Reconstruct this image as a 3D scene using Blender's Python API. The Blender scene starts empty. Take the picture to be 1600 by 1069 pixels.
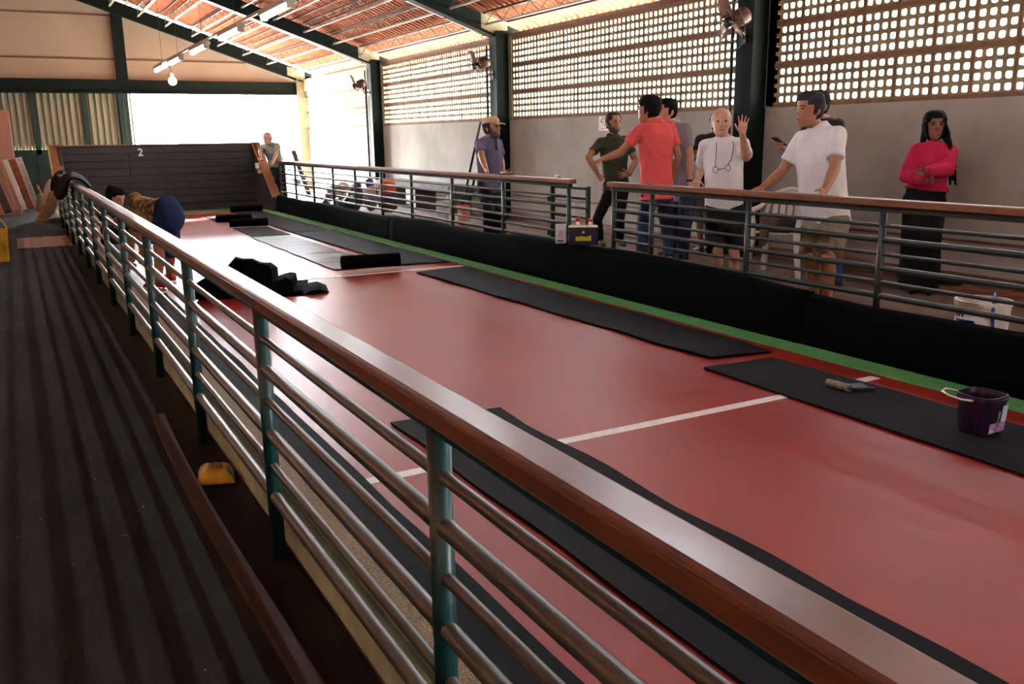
import bpy, bmesh, math, random
from mathutils import Vector, Matrix, noise
random.seed(11)
SC = bpy.context.scene
COL = SC.collection
PI = math.pi
V = Vector

# ------------------------------------------------------------------ camera
H = 1.5
FPX = 1386.0
YAW, PITCH, ROLL = math.radians(28.83), math.radians(13.05), math.radians(0.80)
_F = V((math.sin(YAW) * math.cos(PITCH), math.cos(YAW) * math.cos(PITCH), -math.sin(PITCH)))
_R0 = V((math.cos(YAW), -math.sin(YAW), 0))
_D0 = _F.cross(_R0)
_R = _R0 * math.cos(ROLL) + _D0 * math.sin(ROLL)
_D = _D0 * math.cos(ROLL) - _R0 * math.sin(ROLL)
cam = bpy.data.cameras.new('camera')
camo = bpy.data.objects.new('camera', cam)
COL.objects.link(camo)
cam.sensor_width = 36.0
cam.lens = FPX / 1600 * 36.0
cam.clip_start, cam.clip_end = 0.05, 300
m3 = Matrix((_R, -_D, -_F)).transposed()
camo.matrix_world = Matrix.Translation((0, 0, H)) @ m3.to_4x4()
SC.camera = camo

# ------------------------------------------------------------------ world, sun, exposure
w = bpy.data.worlds.new('sky')
SC.world = w
w.use_nodes = True
bg = w.node_tree.nodes['Background']
bg.inputs['Color'].default_value = (0.90, 0.95, 1.0, 1)
bg.inputs['Strength'].default_value = 1.0
SUN_DIR = V((-0.13, 0.80, 0.58)).normalized()
# hazy bright sky: even base with a wide glow around the sun
_nt = w.node_tree
_tc = _nt.nodes.new('ShaderNodeTexCoord')
_dot = _nt.nodes.new('ShaderNodeVectorMath')
_dot.operation = 'DOT_PRODUCT'
_dot.inputs[1].default_value = SUN_DIR
_nt.links.new(_tc.outputs['Generated'], _dot.inputs[0])
_mx = _nt.nodes.new('ShaderNodeMath')
_mx.operation = 'MAXIMUM'
_mx.inputs[1].default_value = 0.0
_nt.links.new(_dot.outputs['Value'], _mx.inputs[0])
_pw = _nt.nodes.new('ShaderNodeMath')
_pw.operation = 'POWER'
_pw.inputs[1].default_value = 5.0
_nt.links.new(_mx.outputs[0], _pw.inputs[0])
_ma = _nt.nodes.new('ShaderNodeMath')
_ma.operation = 'MULTIPLY_ADD'
_ma.inputs[1].default_value = 60.0
_ma.inputs[2].default_value = 4.0
_nt.links.new(_pw.outputs[0], _ma.inputs[0])
_nt.links.new(_ma.outputs[0], bg.inputs['Strength'])
sl = bpy.data.lights.new('sun', 'SUN')
sl.energy = 45.0
sl.angle = math.radians(2)
sl.color = (1.0, 0.95, 0.86)
so = bpy.data.objects.new('sun', sl)
COL.objects.link(so)
so.location = (0, 20, 30)
so.rotation_euler = SUN_DIR.to_track_quat('Z', 'Y').to_euler()
vs = SC.view_settings
vs.view_transform = 'Standard'
vs.look = 'None'
vs.gamma = 1.0
vs.use_curve_mapping = False
vs.exposure = 2.0

# photo ray helpers (a pixel and a known world plane give a real point)
def ray(px, py):
    return _R * (px - 800) + _D * (py - 534.5) + _F * FPX
def at(px, py, x=None, y=None, z=None):
    d = ray(px, py)
    o = V((0, 0, H))
    if x is not None: t = x / d.x
    elif y is not None: t = y / d.y
    else: t = (z - H) / d.z
    return o + d * t

# ------------------------------------------------------------------ materials
def lin(c):
    out = []
    for k in c[:3]:
        k = k / 255.0
        out.append(k / 12.92 if k <= 0.04045 else ((k + 0.055) / 1.055) ** 2.4)
    return (*out, 1.0)
MATS = {}
def mat(name, col, rough=0.6, metal=0.0, spec=0.5, var=None, vscale=8.0, stretch=(1, 1, 1), bump=0.0, bscale=60.0,
        coat=0.0, rvar=0.0, emit=None, estr=0.0, detail=4, dist=0.02):
    if name in MATS: return MATS[name]
    m = bpy.data.materials.new(name)
    m.use_nodes = True
    nt = m.node_tree
    N, L = nt.nodes, nt.links
    b = N['Principled BSDF']
    b.inputs['Base Color'].default_value = lin(col)
    b.inputs['Roughness'].default_value = rough
    b.inputs['Metallic'].default_value = metal
    b.inputs['Specular IOR Level'].default_value = spec
    b.inputs['Coat Weight'].default_value = coat
    b.inputs['Coat Roughness'].default_value = 0.2
    if emit is not None:
        b.inputs['Emission Color'].default_value = lin(emit)
        b.inputs['Emission Strength'].default_value = estr
    tc = mp = None
    if var is not None or bump or rvar:
        tc = N.new('ShaderNodeTexCoord')
        mp = N.new('ShaderNodeMapping')
        mp.inputs['Scale'].default_value = stretch
        L.new(tc.outputs['Object'], mp.inputs['Vector'])
    if var is not None or rvar:
        n = N.new('ShaderNodeTexNoise')
        n.inputs['Scale'].default_value = vscale
        n.inputs['Detail'].default_value = detail
        n.inputs['Roughness'].default_value = 0.6
        L.new(mp.outputs[0], n.inputs['Vector'])
        if var is not None:
            r = N.new('ShaderNodeValToRGB')
            r.color_ramp.elements[0].position = 0.32
            r.color_ramp.elements[1].position = 0.68
            r.color_ramp.elements[0].color = lin(var)
            r.color_ramp.elements[1].color = lin(col)
            L.new(n.outputs['Fac'], r.inputs['Fac'])
            L.new(r.outputs['Color'], b.inputs['Base Color'])
        if rvar:
            mr = N.new('ShaderNodeMapRange')
            mr.inputs['From Min'].default_value = 0.3
            mr.inputs['From Max'].default_value = 0.7
            mr.inputs['To Min'].default_value = max(0.02, rough - rvar)
            mr.inputs['To Max'].default_value = min(1, rough + rvar)
            L.new(n.outputs['Fac'], mr.inputs['Value'])
            L.new(mr.outputs[0], b.inputs['Roughness'])
    if bump:
        n2 = N.new('ShaderNodeTexNoise')
        n2.inputs['Scale'].default_value = bscale
        n2.inputs['Detail'].default_value = 3
        L.new(mp.outputs[0], n2.inputs['Vector'])
        bp = N.new('ShaderNodeBump')
        bp.inputs['Strength'].default_value = bump
        bp.inputs['Distance'].default_value = dist
        L.new(n2.outputs['Fac'], bp.inputs['Height'])
        L.new(bp.outputs['Normal'], b.inputs['Normal'])
    MATS[name] = m
    return m

C_court = mat('court_red', (146, 40, 29), 0.36, var=(130, 35, 26), vscale=1.5, bump=0.3, bscale=230, spec=0.34, dist=0.004)
C_green = mat('court_green', (98, 160, 92), 0.5, var=(84, 142, 82), vscale=3, bump=0.3, bscale=230, dist=0.004)
C_olive = mat('court_grey', (128, 124, 104), 0.6, var=(105, 102, 88), vscale=4)
C_line = mat('line_white', (232, 226, 220), 0.5, var=(214, 205, 198), vscale=20)
C_walk = mat('walkway_concrete', (54, 56, 57), 0.9, var=(40, 42, 43), vscale=2.2, bump=0.25, bscale=60, spec=0.1, stretch=(1.6, 0.5, 1))
C_plat = mat('platform_concrete', (122, 106, 96), 0.7, var=(98, 84, 76), vscale=2.5, bump=0.1)
C_curb = mat('curb_green', (186, 206, 180), 0.7, var=(150, 168, 144), vscale=6, bump=0.1)
C_grit = mat('curb_grit', (160, 134, 100), 0.85, var=(110, 92, 70), vscale=90, bump=0.6, bscale=160)
C_teal = mat('post_teal', (6, 66, 68), 0.4, var=(10, 50, 52), vscale=25, spec=0.5, coat=0.2)
C_pipe = mat('pipe_greygreen', (92, 90, 84), 0.31, metal=0.1, var=(78, 80, 76), vscale=14, spec=0.5)
C_dkpipe = mat('pipe_darkgreen', (36, 47, 42), 0.38, var=(28, 37, 33), vscale=20, spec=0.5)
C_wood = mat('handrail_wood', (128, 76, 46), 0.36, var=(94, 52, 30), vscale=7, stretch=(1, 0.35, 1), bump=0.05, bscale=34, rvar=0.07, spec=0.9, coat=0.3, detail=2)
C_woodR = mat('handrail_wood_far', (134, 88, 60), 0.4, var=(110, 70, 48), vscale=8, stretch=(1, 0.3, 1))
C_rubber = mat('black_rubber', (13, 14, 19), 0.85, var=(10, 10, 14), vscale=3, bump=0.25, bscale=180, spec=0.2, dist=0.004)
C_rubber2 = mat('black_rubber_worn', (26, 26, 30), 0.85, var=(12, 12, 15), vscale=2.2, bump=0.3, bscale=120, spec=0.2, dist=0.004)
C_felt = mat('black_felt', (6, 7, 10), 0.95, var=(4, 4, 7), vscale=2, spec=0.06, bump=0.2, bscale=240, dist=0.004)
C_film = mat('black_film', (36, 44, 52), 0.5, var=(26, 32, 38), vscale=5, spec=0.3)
C_wall = mat('wall_plaster', (178, 173, 163), 0.85, var=(158, 151, 140), vscale=1.3, bump=0.08, bscale=50, spec=0.2)
C_trimred = mat('red_brown_paint', (136, 82, 60), 0.6, var=(104, 66, 52), vscale=9)
C_block = mat('block_concrete', (164, 150, 120), 0.85, var=(136, 120, 92), vscale=5, bump=0.2, bscale=80, spec=0.2)
C_mortar = mat('mortar_brown', (142, 108, 80), 0.9, var=(116, 84, 60), vscale=12)
C_beam = mat('beam_green', (10, 27, 25), 0.6, var=(8, 20, 19), vscale=3, spec=0.15)
C_palebeam = mat('beam_pale', (158, 158, 132), 0.7, var=(136, 136, 110), vscale=4)
C_salmon = mat('salmon_plaster', (166, 150, 136), 0.85, var=(156, 141, 127), vscale=0.8, spec=0.2)
C_groove = mat('plaster_joint', (98, 70, 56), 0.8)
C_tile = mat('roof_tile', (198, 134, 104), 0.85, var=(160, 100, 74), vscale=5, bump=0.2, bscale=30, spec=0.2)
C_batten = mat('batten', (112, 60, 42), 0.8, var=(84, 46, 34), vscale=6)
C_chord = mat('purlin_steel', (190, 176, 164), 0.4, metal=0.4)
C_web = mat('purlin_web', (70, 48, 40), 0.6)
C_sheet = mat('corrugated_sheet', (156, 154, 138), 0.6, metal=0.0, var=(138, 136, 120), vscale=2, stretch=(1, 1, 0.2))
C_panel = mat('gate_green', (18, 52, 46), 0.5, var=(14, 40, 36), vscale=3)
C_board = mat('board_dark', (46, 42, 42), 0.45, var=(34, 31, 32), vscale=3, stretch=(0.4, 1, 3), bump=0.1)
C_board2 = mat('board_dark_brown', (58, 50, 46), 0.5, var=(42, 36, 35), vscale=3, stretch=(0.4, 1, 3))
C_cap = mat('cap_board_brown', (146, 98, 66), 0.55, var=(122, 80, 54), vscale=5, stretch=(1, 0.4, 1))
C_yel = mat('edge_yellow', (190, 184, 96), 0.6)
C_white = mat('white_paint', (250, 250, 248), 0.5)
C_ground = mat('outdoor_ground', (206, 198, 186), 0.9, var=(190, 182, 168), vscale=0.6)
C_black = mat('black_plastic', (22, 22, 24), 0.35)
C_darkmetal = mat('dark_metal', (44, 40, 40), 0.4, metal=0.6)
C_bronze = mat('fan_brown', (88, 64, 52), 0.35, metal=0.3)
C_blade = mat('fan_blade', (150, 104, 88), 0.5)
C_whiteplastic = mat('white_plastic', (222, 220, 212), 0.4, var=(204, 202, 194), vscale=6)
C_tube = mat('lamp_tube', (255, 255, 255), 0.4, emit=(240, 246, 255), estr=20.0)
C_house = mat('lamp_housing', (196, 192, 184), 0.5)

# ------------------------------------------------------------------ mesh builder
class MB:
    def __init__(s): s.v, s.f = [], []
    def add(s, vs, fs):
        o = len(s.v)
        s.v += [V(p) for p in vs]
        s.f += [[i + o for i in f] for f in fs]
        return s
    def box(s, x0, x1, y0, y1, z0, z1):
        return s.add([(x0, y0, z0), (x1, y0, z0), (x1, y1, z0), (x0, y1, z0), (x0, y0, z1), (x1, y0, z1), (x1, y1, z1), (x0, y1, z1)],
                     [(3, 2, 1, 0), (4, 5, 6, 7), (0, 1, 5, 4), (1, 2, 6, 5), (2, 3, 7, 6), (3, 0, 4, 7)])
    def obox(s, c, h, rot=None):
        rot = rot or Matrix.Identity(3)
        c = V(c)
        vs = [c + rot @ V((sx * h[0], sy * h[1], sz * h[2])) for sz in (-1, 1) for sx, sy in ((-1, -1), (1, -1), (1, 1), (-1, 1))]
        return s.add(vs, [(3, 2, 1, 0), (4, 5, 6, 7), (0, 1, 5, 4), (1, 2, 6, 5), (2, 3, 7, 6), (3, 0, 4, 7)])
    def beam(s, p0, p1, wdt, hgt, up=(0, 0, 1)):
        p0, p1 = V(p0), V(p1)
        d = (p1 - p0).normalized()
        side = d.cross(V(up)).normalized()
        u = side.cross(d)
        a, b = side * wdt / 2, u * hgt / 2
        vs = [p - a - b for p in (p0, p1)] + [p + a - b for p in (p0, p1)] + [p + a + b for p in (p0, p1)] + [p - a + b for p in (p0, p1)]
        return s.add(vs, [(0, 1, 3, 2), (2, 3, 5, 4), (4, 5, 7, 6), (6, 7, 1, 0), (0, 2, 4, 6), (7, 5, 3, 1)])
    def rings(s, R, cap=True, close=True):
        n = len(R[0])
        vs = [p for r in R for p in r]
        fs = []
        for i in range(len(R) - 1):
            for j in range(n if close else n - 1):
                k = (j + 1) % n
                fs.append((i * n + j, i * n + k, (i + 1) * n + k, (i + 1) * n + j))
        if cap and close:
            fs.append(tuple(range(n - 1, -1, -1)))
            fs.append(tuple((len(R) - 1) * n + j for j in range(n)))
        return s.add(vs, fs)
    def tube(s, pts, r, n=8, cap=True):
        pts = [V(p) for p in pts]
        rr = r if isinstance(r, (list, tuple)) else [r] * len(pts)
        R = []
        d0 = (pts[1] - pts[0]).normalized()
        ref = V((0, 0, 1)) if abs(d0.z) < 0.9 else V((1, 0, 0))
        u = d0.cross(ref).normalized()
        for i, p in enumerate(pts):
            a = pts[max(0, i - 1)]
            b = pts[min(len(pts) - 1, i + 1)]
            d = (b - a).normalized()
            u = (u - d * u.dot(d)).normalized()
            v = d.cross(u)
            R.append([p + (u * math.cos(t) + v * math.sin(t)) * rr[i] for t in (2 * PI * k / n for k in range(n))])
        return s.rings(R, cap)
    def lathe(s, c, prof, n=20, axis=(0, 0, 1), cap=True):
        c, ax = V(c), V(axis).normalized()
        ref = V((1, 0, 0)) if abs(ax.x) < 0.9 else V((0, 1, 0))
        u = ax.cross(ref).normalized()
        v = ax.cross(u)
        return s.rings([[c + ax * z + (u * math.cos(2 * PI * k / n) + v * math.sin(2 * PI * k / n)) * r for k in range(n)] for r, z in prof], cap)
    def ball(s, c, r, nu=14, nv=9, rot=None):
        r = r if isinstance(r, (list, tuple)) else (r, r, r)
        rot = rot or Matrix.Identity(3)
        c = V(c)
        R = []
        for i in range(nv + 1):
            th = PI * (0.02 + 0.96 * i / nv)
            R.append([c + rot @ V((r[0] * math.sin(th) * math.cos(2 * PI * k / nu), r[1] * math.sin(th) * math.sin(2 * PI * k / nu), -r[2] * math.cos(th))) for k in range(nu)])
        return s.rings(R)
    def caps(s, p0, p1, r0, r1, n=14):
        p0, p1 = V(p0), V(p1)
        d = (p1 - p0)
        L = d.length
        if L < 1e-5: return s.ball(p0, r0)
        d.normalize()
        prof = [(r0 * math.sin(a), -r0 * math.cos(a)) for a in (0.15, 0.5, 0.9, 1.25)] + [(r0, 0), (r1, L)] + [(r1 * math.cos(a), L + r1 * math.sin(a)) for a in (0.32, 0.67, 1.07, 1.42)]
        return s.lathe(p0, prof, n, d)
    def grid(s, P):
        """P[i][j] points -> open sheet"""
        n, m = len(P), len(P[0])
        return s.add([p for r in P for p in r], [(i * m + j, (i + 1) * m + j, (i + 1) * m + j + 1, i * m + j + 1) for i in range(n - 1) for j in range(m - 1)])
    def slab(s, P, off):
        """closed thin sheet: grid P and the grid moved by off (vector or function)"""
        n, m = len(P), len(P[0])
        f = off if callable(off) else (lambda i, j: V(off))
        Q = [[V(P[i][j]) + f(i, j) for j in range(m)] for i in range(n)]
        o = len(s.v)
        s.v += [V(p) for r in P for p in r] + [p for r in Q for p in r]
        a = lambda i, j: o + i * m + j
        b = lambda i, j: o + n * m + i * m + j
        for i in range(n - 1):
            for j in range(m - 1):
                s.f.append([a(i, j), a(i, j + 1), a(i + 1, j + 1), a(i + 1, j)])
                s.f.append([b(i, j), b(i + 1, j), b(i + 1, j + 1), b(i, j + 1)])
        for i in range(n - 1):
            s.f.append([a(i, 0), a(i + 1, 0), b(i + 1, 0), b(i, 0)])
            s.f.append([a(i, m - 1), b(i, m - 1), b(i + 1, m - 1), a(i + 1, m - 1)])
        for j in range(m - 1):
            s.f.append([a(0, j), b(0, j), b(0, j + 1), a(0, j + 1)])
            s.f.append([a(n - 1, j), a(n - 1, j + 1), b(n - 1, j + 1), b(n - 1, j)])
        return s
    def prism(s, poly, off):
        n = len(poly)
        off = V(off)
        vs = [V(p) for p in poly] + [V(p) + off for p in poly]
        return s.add(vs, [tuple(range(n - 1, -1, -1)), tuple(range(n, 2 * n))] + [(i, (i + 1) % n, n + (i + 1) % n, n + i) for i in range(n)])
    def xf(s, M):
        s.v = [M @ p for p in s.v]
        return s

BASE = {}
def mesh_of(name, mb, origin, smooth):
    me = bpy.data.meshes.new(name)
    me.from_pydata([tuple(p - origin) for p in mb.v], [], mb.f)
    bm = bmesh.new()
    bm.from_mesh(me)
    bmesh.ops.recalc_face_normals(bm, faces=bm.faces)
    bm.to_mesh(me)
    bm.free()
    if smooth: me.polygons.foreach_set('use_smooth', [True] * len(me.polygons))
    return me
def link(name, me, m, parent=None, loc=V((0, 0, 0)), label=None, kind=None):
    o = bpy.data.objects.new(name, me)
    COL.objects.link(o)
    if m is not None and me is not None and not me.materials: me.materials.append(m)
    if parent is not None:
        o.parent = parent
        o.location = V(loc) - BASE[parent.name]
    else:
        o.location = loc
    BASE[o.name] = V(loc)
    if label: o['label'] = label
    if kind: o['kind'] = kind
    return o
def part(name, mb, m, parent, smooth=False, label=None, kind=None, bevel=0.0, origin=None, auto=None):
    org = V(origin) if origin is not None else BASE[parent.name].copy()
    o = link(name, mesh_of(name, mb, org, smooth), m, parent, org, label, kind)
    finish(o, bevel, auto)
    return o
def finish(o, bevel, auto=None):
    if bevel:
        b = o.modifiers.new('bevel', 'BEVEL')
        b.width = bevel
        b.segments = 2
        b.limit_method = 'ANGLE'
        b.angle_limit = math.radians(50)
def thing(name, label, cat, loc=(0, 0, 0), group=None):
    o = link(name, None, None, None, V(loc))
    o.empty_display_size = 0.1
    o['label'] = label
    o['category'] = cat
    if group: o['group'] = group
    return o
def solo(name, mb, m, label, cat, loc=(0, 0, 0), group=None, smooth=False, bevel=0.0, kind=None):
    o = link(name, mesh_of(name, mb, V(loc), smooth), m, None, V(loc))
    o['label'] = label
    o['category'] = cat
    if group: o['group'] = group
    if kind: o['kind'] = kind
    finish(o, bevel)
    return o
def struct(name, label=None):
    o = link(name, None, None, None, V((0, 0, 0)))
    o['kind'] = 'structure'
    if label: o['label'] = label
    return o
def smesh(name, mb, m, label=None, smooth=False, bevel=0.0):
    o = link(name, mesh_of(name, mb, V((0, 0, 0)), smooth), m)
    o['kind'] = 'structure'
    if label: o['label'] = label
    finish(o, bevel)
    return o
def share(name, me, m, parent, loc, label=None):
    return link(name, me, m, parent, V(loc), label)

WX = 7.55          # inner face of the right wall
PZ = 0.10          # right platform height
YF = 25.8          # far gable wall
COLY = [-10.05, -4.1, 1.85, 7.8, 13.8, 19.8]

# ------------------------------------------------------------------ floors
fl = struct('floor', 'floor of the hall with red court, walkway and right platform')
part('walkway', MB().box(-7.6, 0.74, -10, YF, -0.15, 0.0), C_walk, fl)
part('court_surface', MB().box(0.86, 4.86, -10, 19.9, -0.15, 0.0), C_court, fl)
part('court_end', MB().box(0.74, 4.98, 19.9, YF, -0.15, 0.0), C_olive, fl)
part('platform', MB().box(4.98, 7.7, -10, YF, -0.15, PZ), C_plat, fl)
part('green_strip', MB().box(4.63, 4.86, -10, 19.9, 0, 0.003), C_green, fl)
part('green_strip', MB().box(0.86, 1.09, -10, 19.9, 0, 0.003), C_green, fl)
part('green_strip', MB().box(1.09, 4.63, 19.55, 19.9, 0, 0.003), C_green, fl)
for y in (3.59, 9.53):
    part('white_line', MB().box(1.09, 4.57, y - 0.035, y + 0.035, 0, 0.002), C_line, fl)
part('curb', MB().box(0.745, 0.84, -10, 20.6, 0, 0.24), C_curb, fl, bevel=0.006)
part('curb_top', MB().box(0.747, 0.838, -10, 20.6, 0.24, 0.246), C_grit, fl)
part('curb', MB().box(4.90, 5.00, -10, 20.6, 0, 0.30), C_curb, fl, bevel=0.006)
smesh('ground', MB().box(-40, 60, -40, 90, -0.4, -0.16), C_ground, 'sunlit pale ground outside the hall')

# ------------------------------------------------------------------ right wall with openwork blocks
wr = struct('wall_right', 'right wall of plaster with openwork concrete blocks above')
def block_mesh():
    P, hh, cr, th = 0.0985, 0.0295, 0.010, 0.018
    mb = MB()
    for i in range(4):
        for j in range(4):
            cy, cz = P * (i + 0.5), P * (j + 0.5) + 0.01
            q = P / 2
            a = hh - cr
            outer = [(-q, -q), (q, -q), (q, q), (-q, q)]
            inner = [(-a, -hh), (a, -hh), (hh, -a), (hh, a), (a, hh), (-a, hh), (-hh, a), (-hh, -a)]
            vs = [(0, cy + y, cz + z) for y, z in outer + inner] + [(th, cy + y, cz + z) for y, z in outer + inner]
            fs = [(0, 1, 5, 4), (1, 6, 5), (1, 2, 7, 6), (2, 8, 7), (2, 3, 9, 8), (3, 10, 9), (3, 0, 11, 10), (0, 4, 11)]
            fs += [tuple(k + 12 for k in reversed(f)) for f in fs]
            fs += [(4 + k, 4 + (k + 1) % 8, 16 + (k + 1) % 8, 16 + k) for k in range(8)]
            mb.add(vs, fs)
    s = 4 * P
    for (y0, y1, z0, z1) in ((0, 0.0, 0, s), (s, s, 0, s)):
        mb.add([(0, y0, 0.01), (0, y0, s + 0.01), (th, y0, s + 0.01), (th, y0, 0.01)], [(0, 1, 2, 3)])
    for z in (0.01, s + 0.01):
        mb.add([(0, 0, z), (0, s, z), (th, s, z), (th, 0, z)], [(0, 1, 2, 3)])
    return mesh_of('lattice_block', mb, V((0, 0, 0)), False)
BLK = block_mesh()
BLK.materials.append(C_block)
SILL, LTOP = 1.79, 3.12
BH = 0.437
def lattice_bay(y0, y1, rows, x=WX, keep=True):
    n = int(round((y1 - y0) / 0.413))
    p = (y1 - y0) / n
    mo = MB()
    for r in range(rows):
        for i in range(n):
            yy = y0 + i * p + (p - 0.394) / 2
            share('lattice_block', BLK, None, wr, (x + 0.01 + random.uniform(-0.002, 0.002), yy, SILL + r * BH + 0.0115))
    for i in range(n + 1):
        mo.box(x + 0.006, x + 0.026, y0 + i * p - 0.0105, y0 + i * p + 0.0105, SILL, SILL + rows * BH)
    for r in range(rows + 1):
        mo.box(x + 0.002, x + 0.032, y0, y1, SILL + r * BH - 0.0225, SILL + r * BH + 0.0225)
    part('mortar', mo, C_mortar, wr)
def wall_bay(y0, y1):
    part('plaster', MB().box(WX, WX + 0.12, y0, y1, -0.1, SILL - 0.015), C_wall, wr)
    part('skirting', MB().box(WX - 0.05, WX, y0, y1, PZ, PZ + 0.12), C_trimred, wr, bevel=0.01)
for y0, y1 in ((-4.1, 1.85), (1.85, 7.8), (7.8, 13.8), (13.8, 19.8), (19.8, YF)):
    wall_bay(y0 + 0.0, y1)
lattice_bay(1.98, 7.62, 3)
lattice_bay(-4.0, 1.72, 3)
lattice_bay(8.0, 13.58, 3)
lattice_bay(14.0, 19.58, 3)
lattice_bay(20.0, YF - 0.1, 2)
part('pilaster', MB().box(WX - 0.01, WX + 0.12, 7.58, 7.68, SILL, LTOP), C_palebeam, wr)
for y in (7.8, 13.8, 19.8):
    part('pilaster', MB().box(WX - 0.01, WX + 0.12, y + 0.1, y + 0.2, SILL, LTOP), C_palebeam, wr)
    part('pilaster', MB().box(WX - 0.01, WX + 0.12, y - 0.22, y - 0.1, SILL, LTOP), C_palebeam, wr)
part('upper_band', MB().box(WX, WX + 0.12, 19.95, YF, SILL + 2 * BH + 0.02, 2.82), C_salmon, wr)
part('eave_beam', MB().box(WX - 0.06, WX + 0.12, 19.95, YF, 2.82, 3.14), C_palebeam, wr, bevel=0.01)
for y0, y1 in ((-4.1, 1.8), (1.9, 7.7), (7.9, 13.7), (13.9, 19.7)):
    part('top_plate', MB().box(WX - 0.01, WX + 0.1, y0, y1, LTOP, LTOP + 0.05), C_trimred, wr)
part('wall_strip', MB().box(WX - 0.012, WX, 3.0, 13.6, 0.50, 0.525), C_trimred, wr)
for y in COLY + [YF - 0.1]:
    if y < 0: 
        part('column', MB().box(7.3, WX, y - 0.1, y + 0.1, -0.1, 3.3), C_beam, wr); continue
    dark = C_beam
    part('column', MB().box(7.32, WX + 0.12, y - 0.11, y + 0.11, PZ, 3.22).box(7.3, 7.34, y - 0.13, y + 0.13, PZ, 3.2), dark if y < 25 else C_palebeam, wr)
for y in (7.8, 13.8, 19.8):
    part('conduit', MB().tube([(7.27, y + 0.16, PZ), (7.27, y + 0.16, 3.0)], 0.016), C_darkmetal, wr, smooth=True)
    part('conduit', MB().tube([(7.31, y + 0.21, PZ), (7.31, y + 0.21, 2.75)], 0.012), C_black, wr, smooth=True)

# left side of the hall (out of frame): wall, band closed to block light from the left
wl = struct('wall_left')
part('plaster', MB().box(-7.7, -7.55, -10, YF, -0.1, SILL), C_wall, wl)
part('upper_plaster', MB().box(-7.7, -7.55, -10, YF, SILL, LTOP), C_wall, wl)
part('top_plate', MB().box(-7.65, -7.54, -10, YF, LTOP, LTOP + 0.05), C_trimred, wl)
wn = struct('wall_near')
part('plaster', MB().box(-7.7, 7.7, -10.3, -10.1, -0.1, 3.2), C_salmon, wn)
part('gable', MB().prism([(-7.7, -10.3, 3.2), (7.7, -10.3, 3.2), (0, -10.3, 5.8)], (0, 0.2, 0)), C_salmon, wn)

# ------------------------------------------------------------------ far gable wall
wf = struct('wall_far', 'far gable wall with open doorway and corrugated sheets')
rz = lambda x: 3.05 + 0.34 * (7.5 - abs(x))        # underside of the rafters
gp = [(-7.6, YF, 2.95), (7.6, YF, 2.95), (7.6, YF, 3.05), (0, YF, rz(0) + 0.1), (-7.6, YF, 3.05)]
part('gable', MB().prism(gp, (0, 0.15, 0)), C_salmon, wf)
for z in (3.57, 4.64):
    xr = 7.5 - (z - 3.05) / 0.34
    part('joint', MB().box(-xr, xr, YF - 0.012, YF, z - 0.022, z + 0.022), C_groove, wf)
part('lintel', MB().box(-7.6, 7.6, YF - 0.12, YF + 0.15, 2.76, 3.06), C_beam, wf, bevel=0.01)
part('lintel_flange', MB().box(-7.6, 7.6, YF - 0.17, YF - 0.1, 2.71, 2.76), C_beam, wf)
part('column', MB().box(2.66, 2.92, YF - 0.14, YF + 0.05, 3.0, rz(2.8) + 0.1), C_beam, wf)
sheet = MB()
P = []
x = -7.5
while x < 2.66:
    for dx, dy in ((0, 0), (0.06, 0), (0.085, 0.065), (0.125, 0.065)):
        P.append((x + dx, YF + 0.02 + dy))
    x += 0.15
sheet.grid([[(px_, py_, z) for z in (1.31, 2.74)] for px_, py_ in P])
part('corrugated_sheet', sheet, C_sheet, wf)
for x in (-2.2, -0.5, 0.66, 1.83):
    part('frame_post', MB().box(x - 0.06, x + 0.06, YF - 0.05, YF + 0.02, 0, 2.76), C_panel, wf)
part('lower_panel', MB().box(-7.5, 2.66, YF - 0.02, YF + 0.03, 0, 1.31).box(-7.5, 2.66, YF - 0.05, YF, 1.22, 1.33), C_panel, wf)
part('jamb', MB().box(2.62, 2.76, YF - 0.1, YF + 0.1, 0, 2.76).box(2.76, 2.88, YF - 0.03, YF + 0.1, 0, 2.76), C_panel, wf, bevel=0.008)
part('jamb_edge', MB().box(2.9, 2.95, YF - 0.02, YF + 0.06, 0, 2.74), C_sheet, wf)

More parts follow.
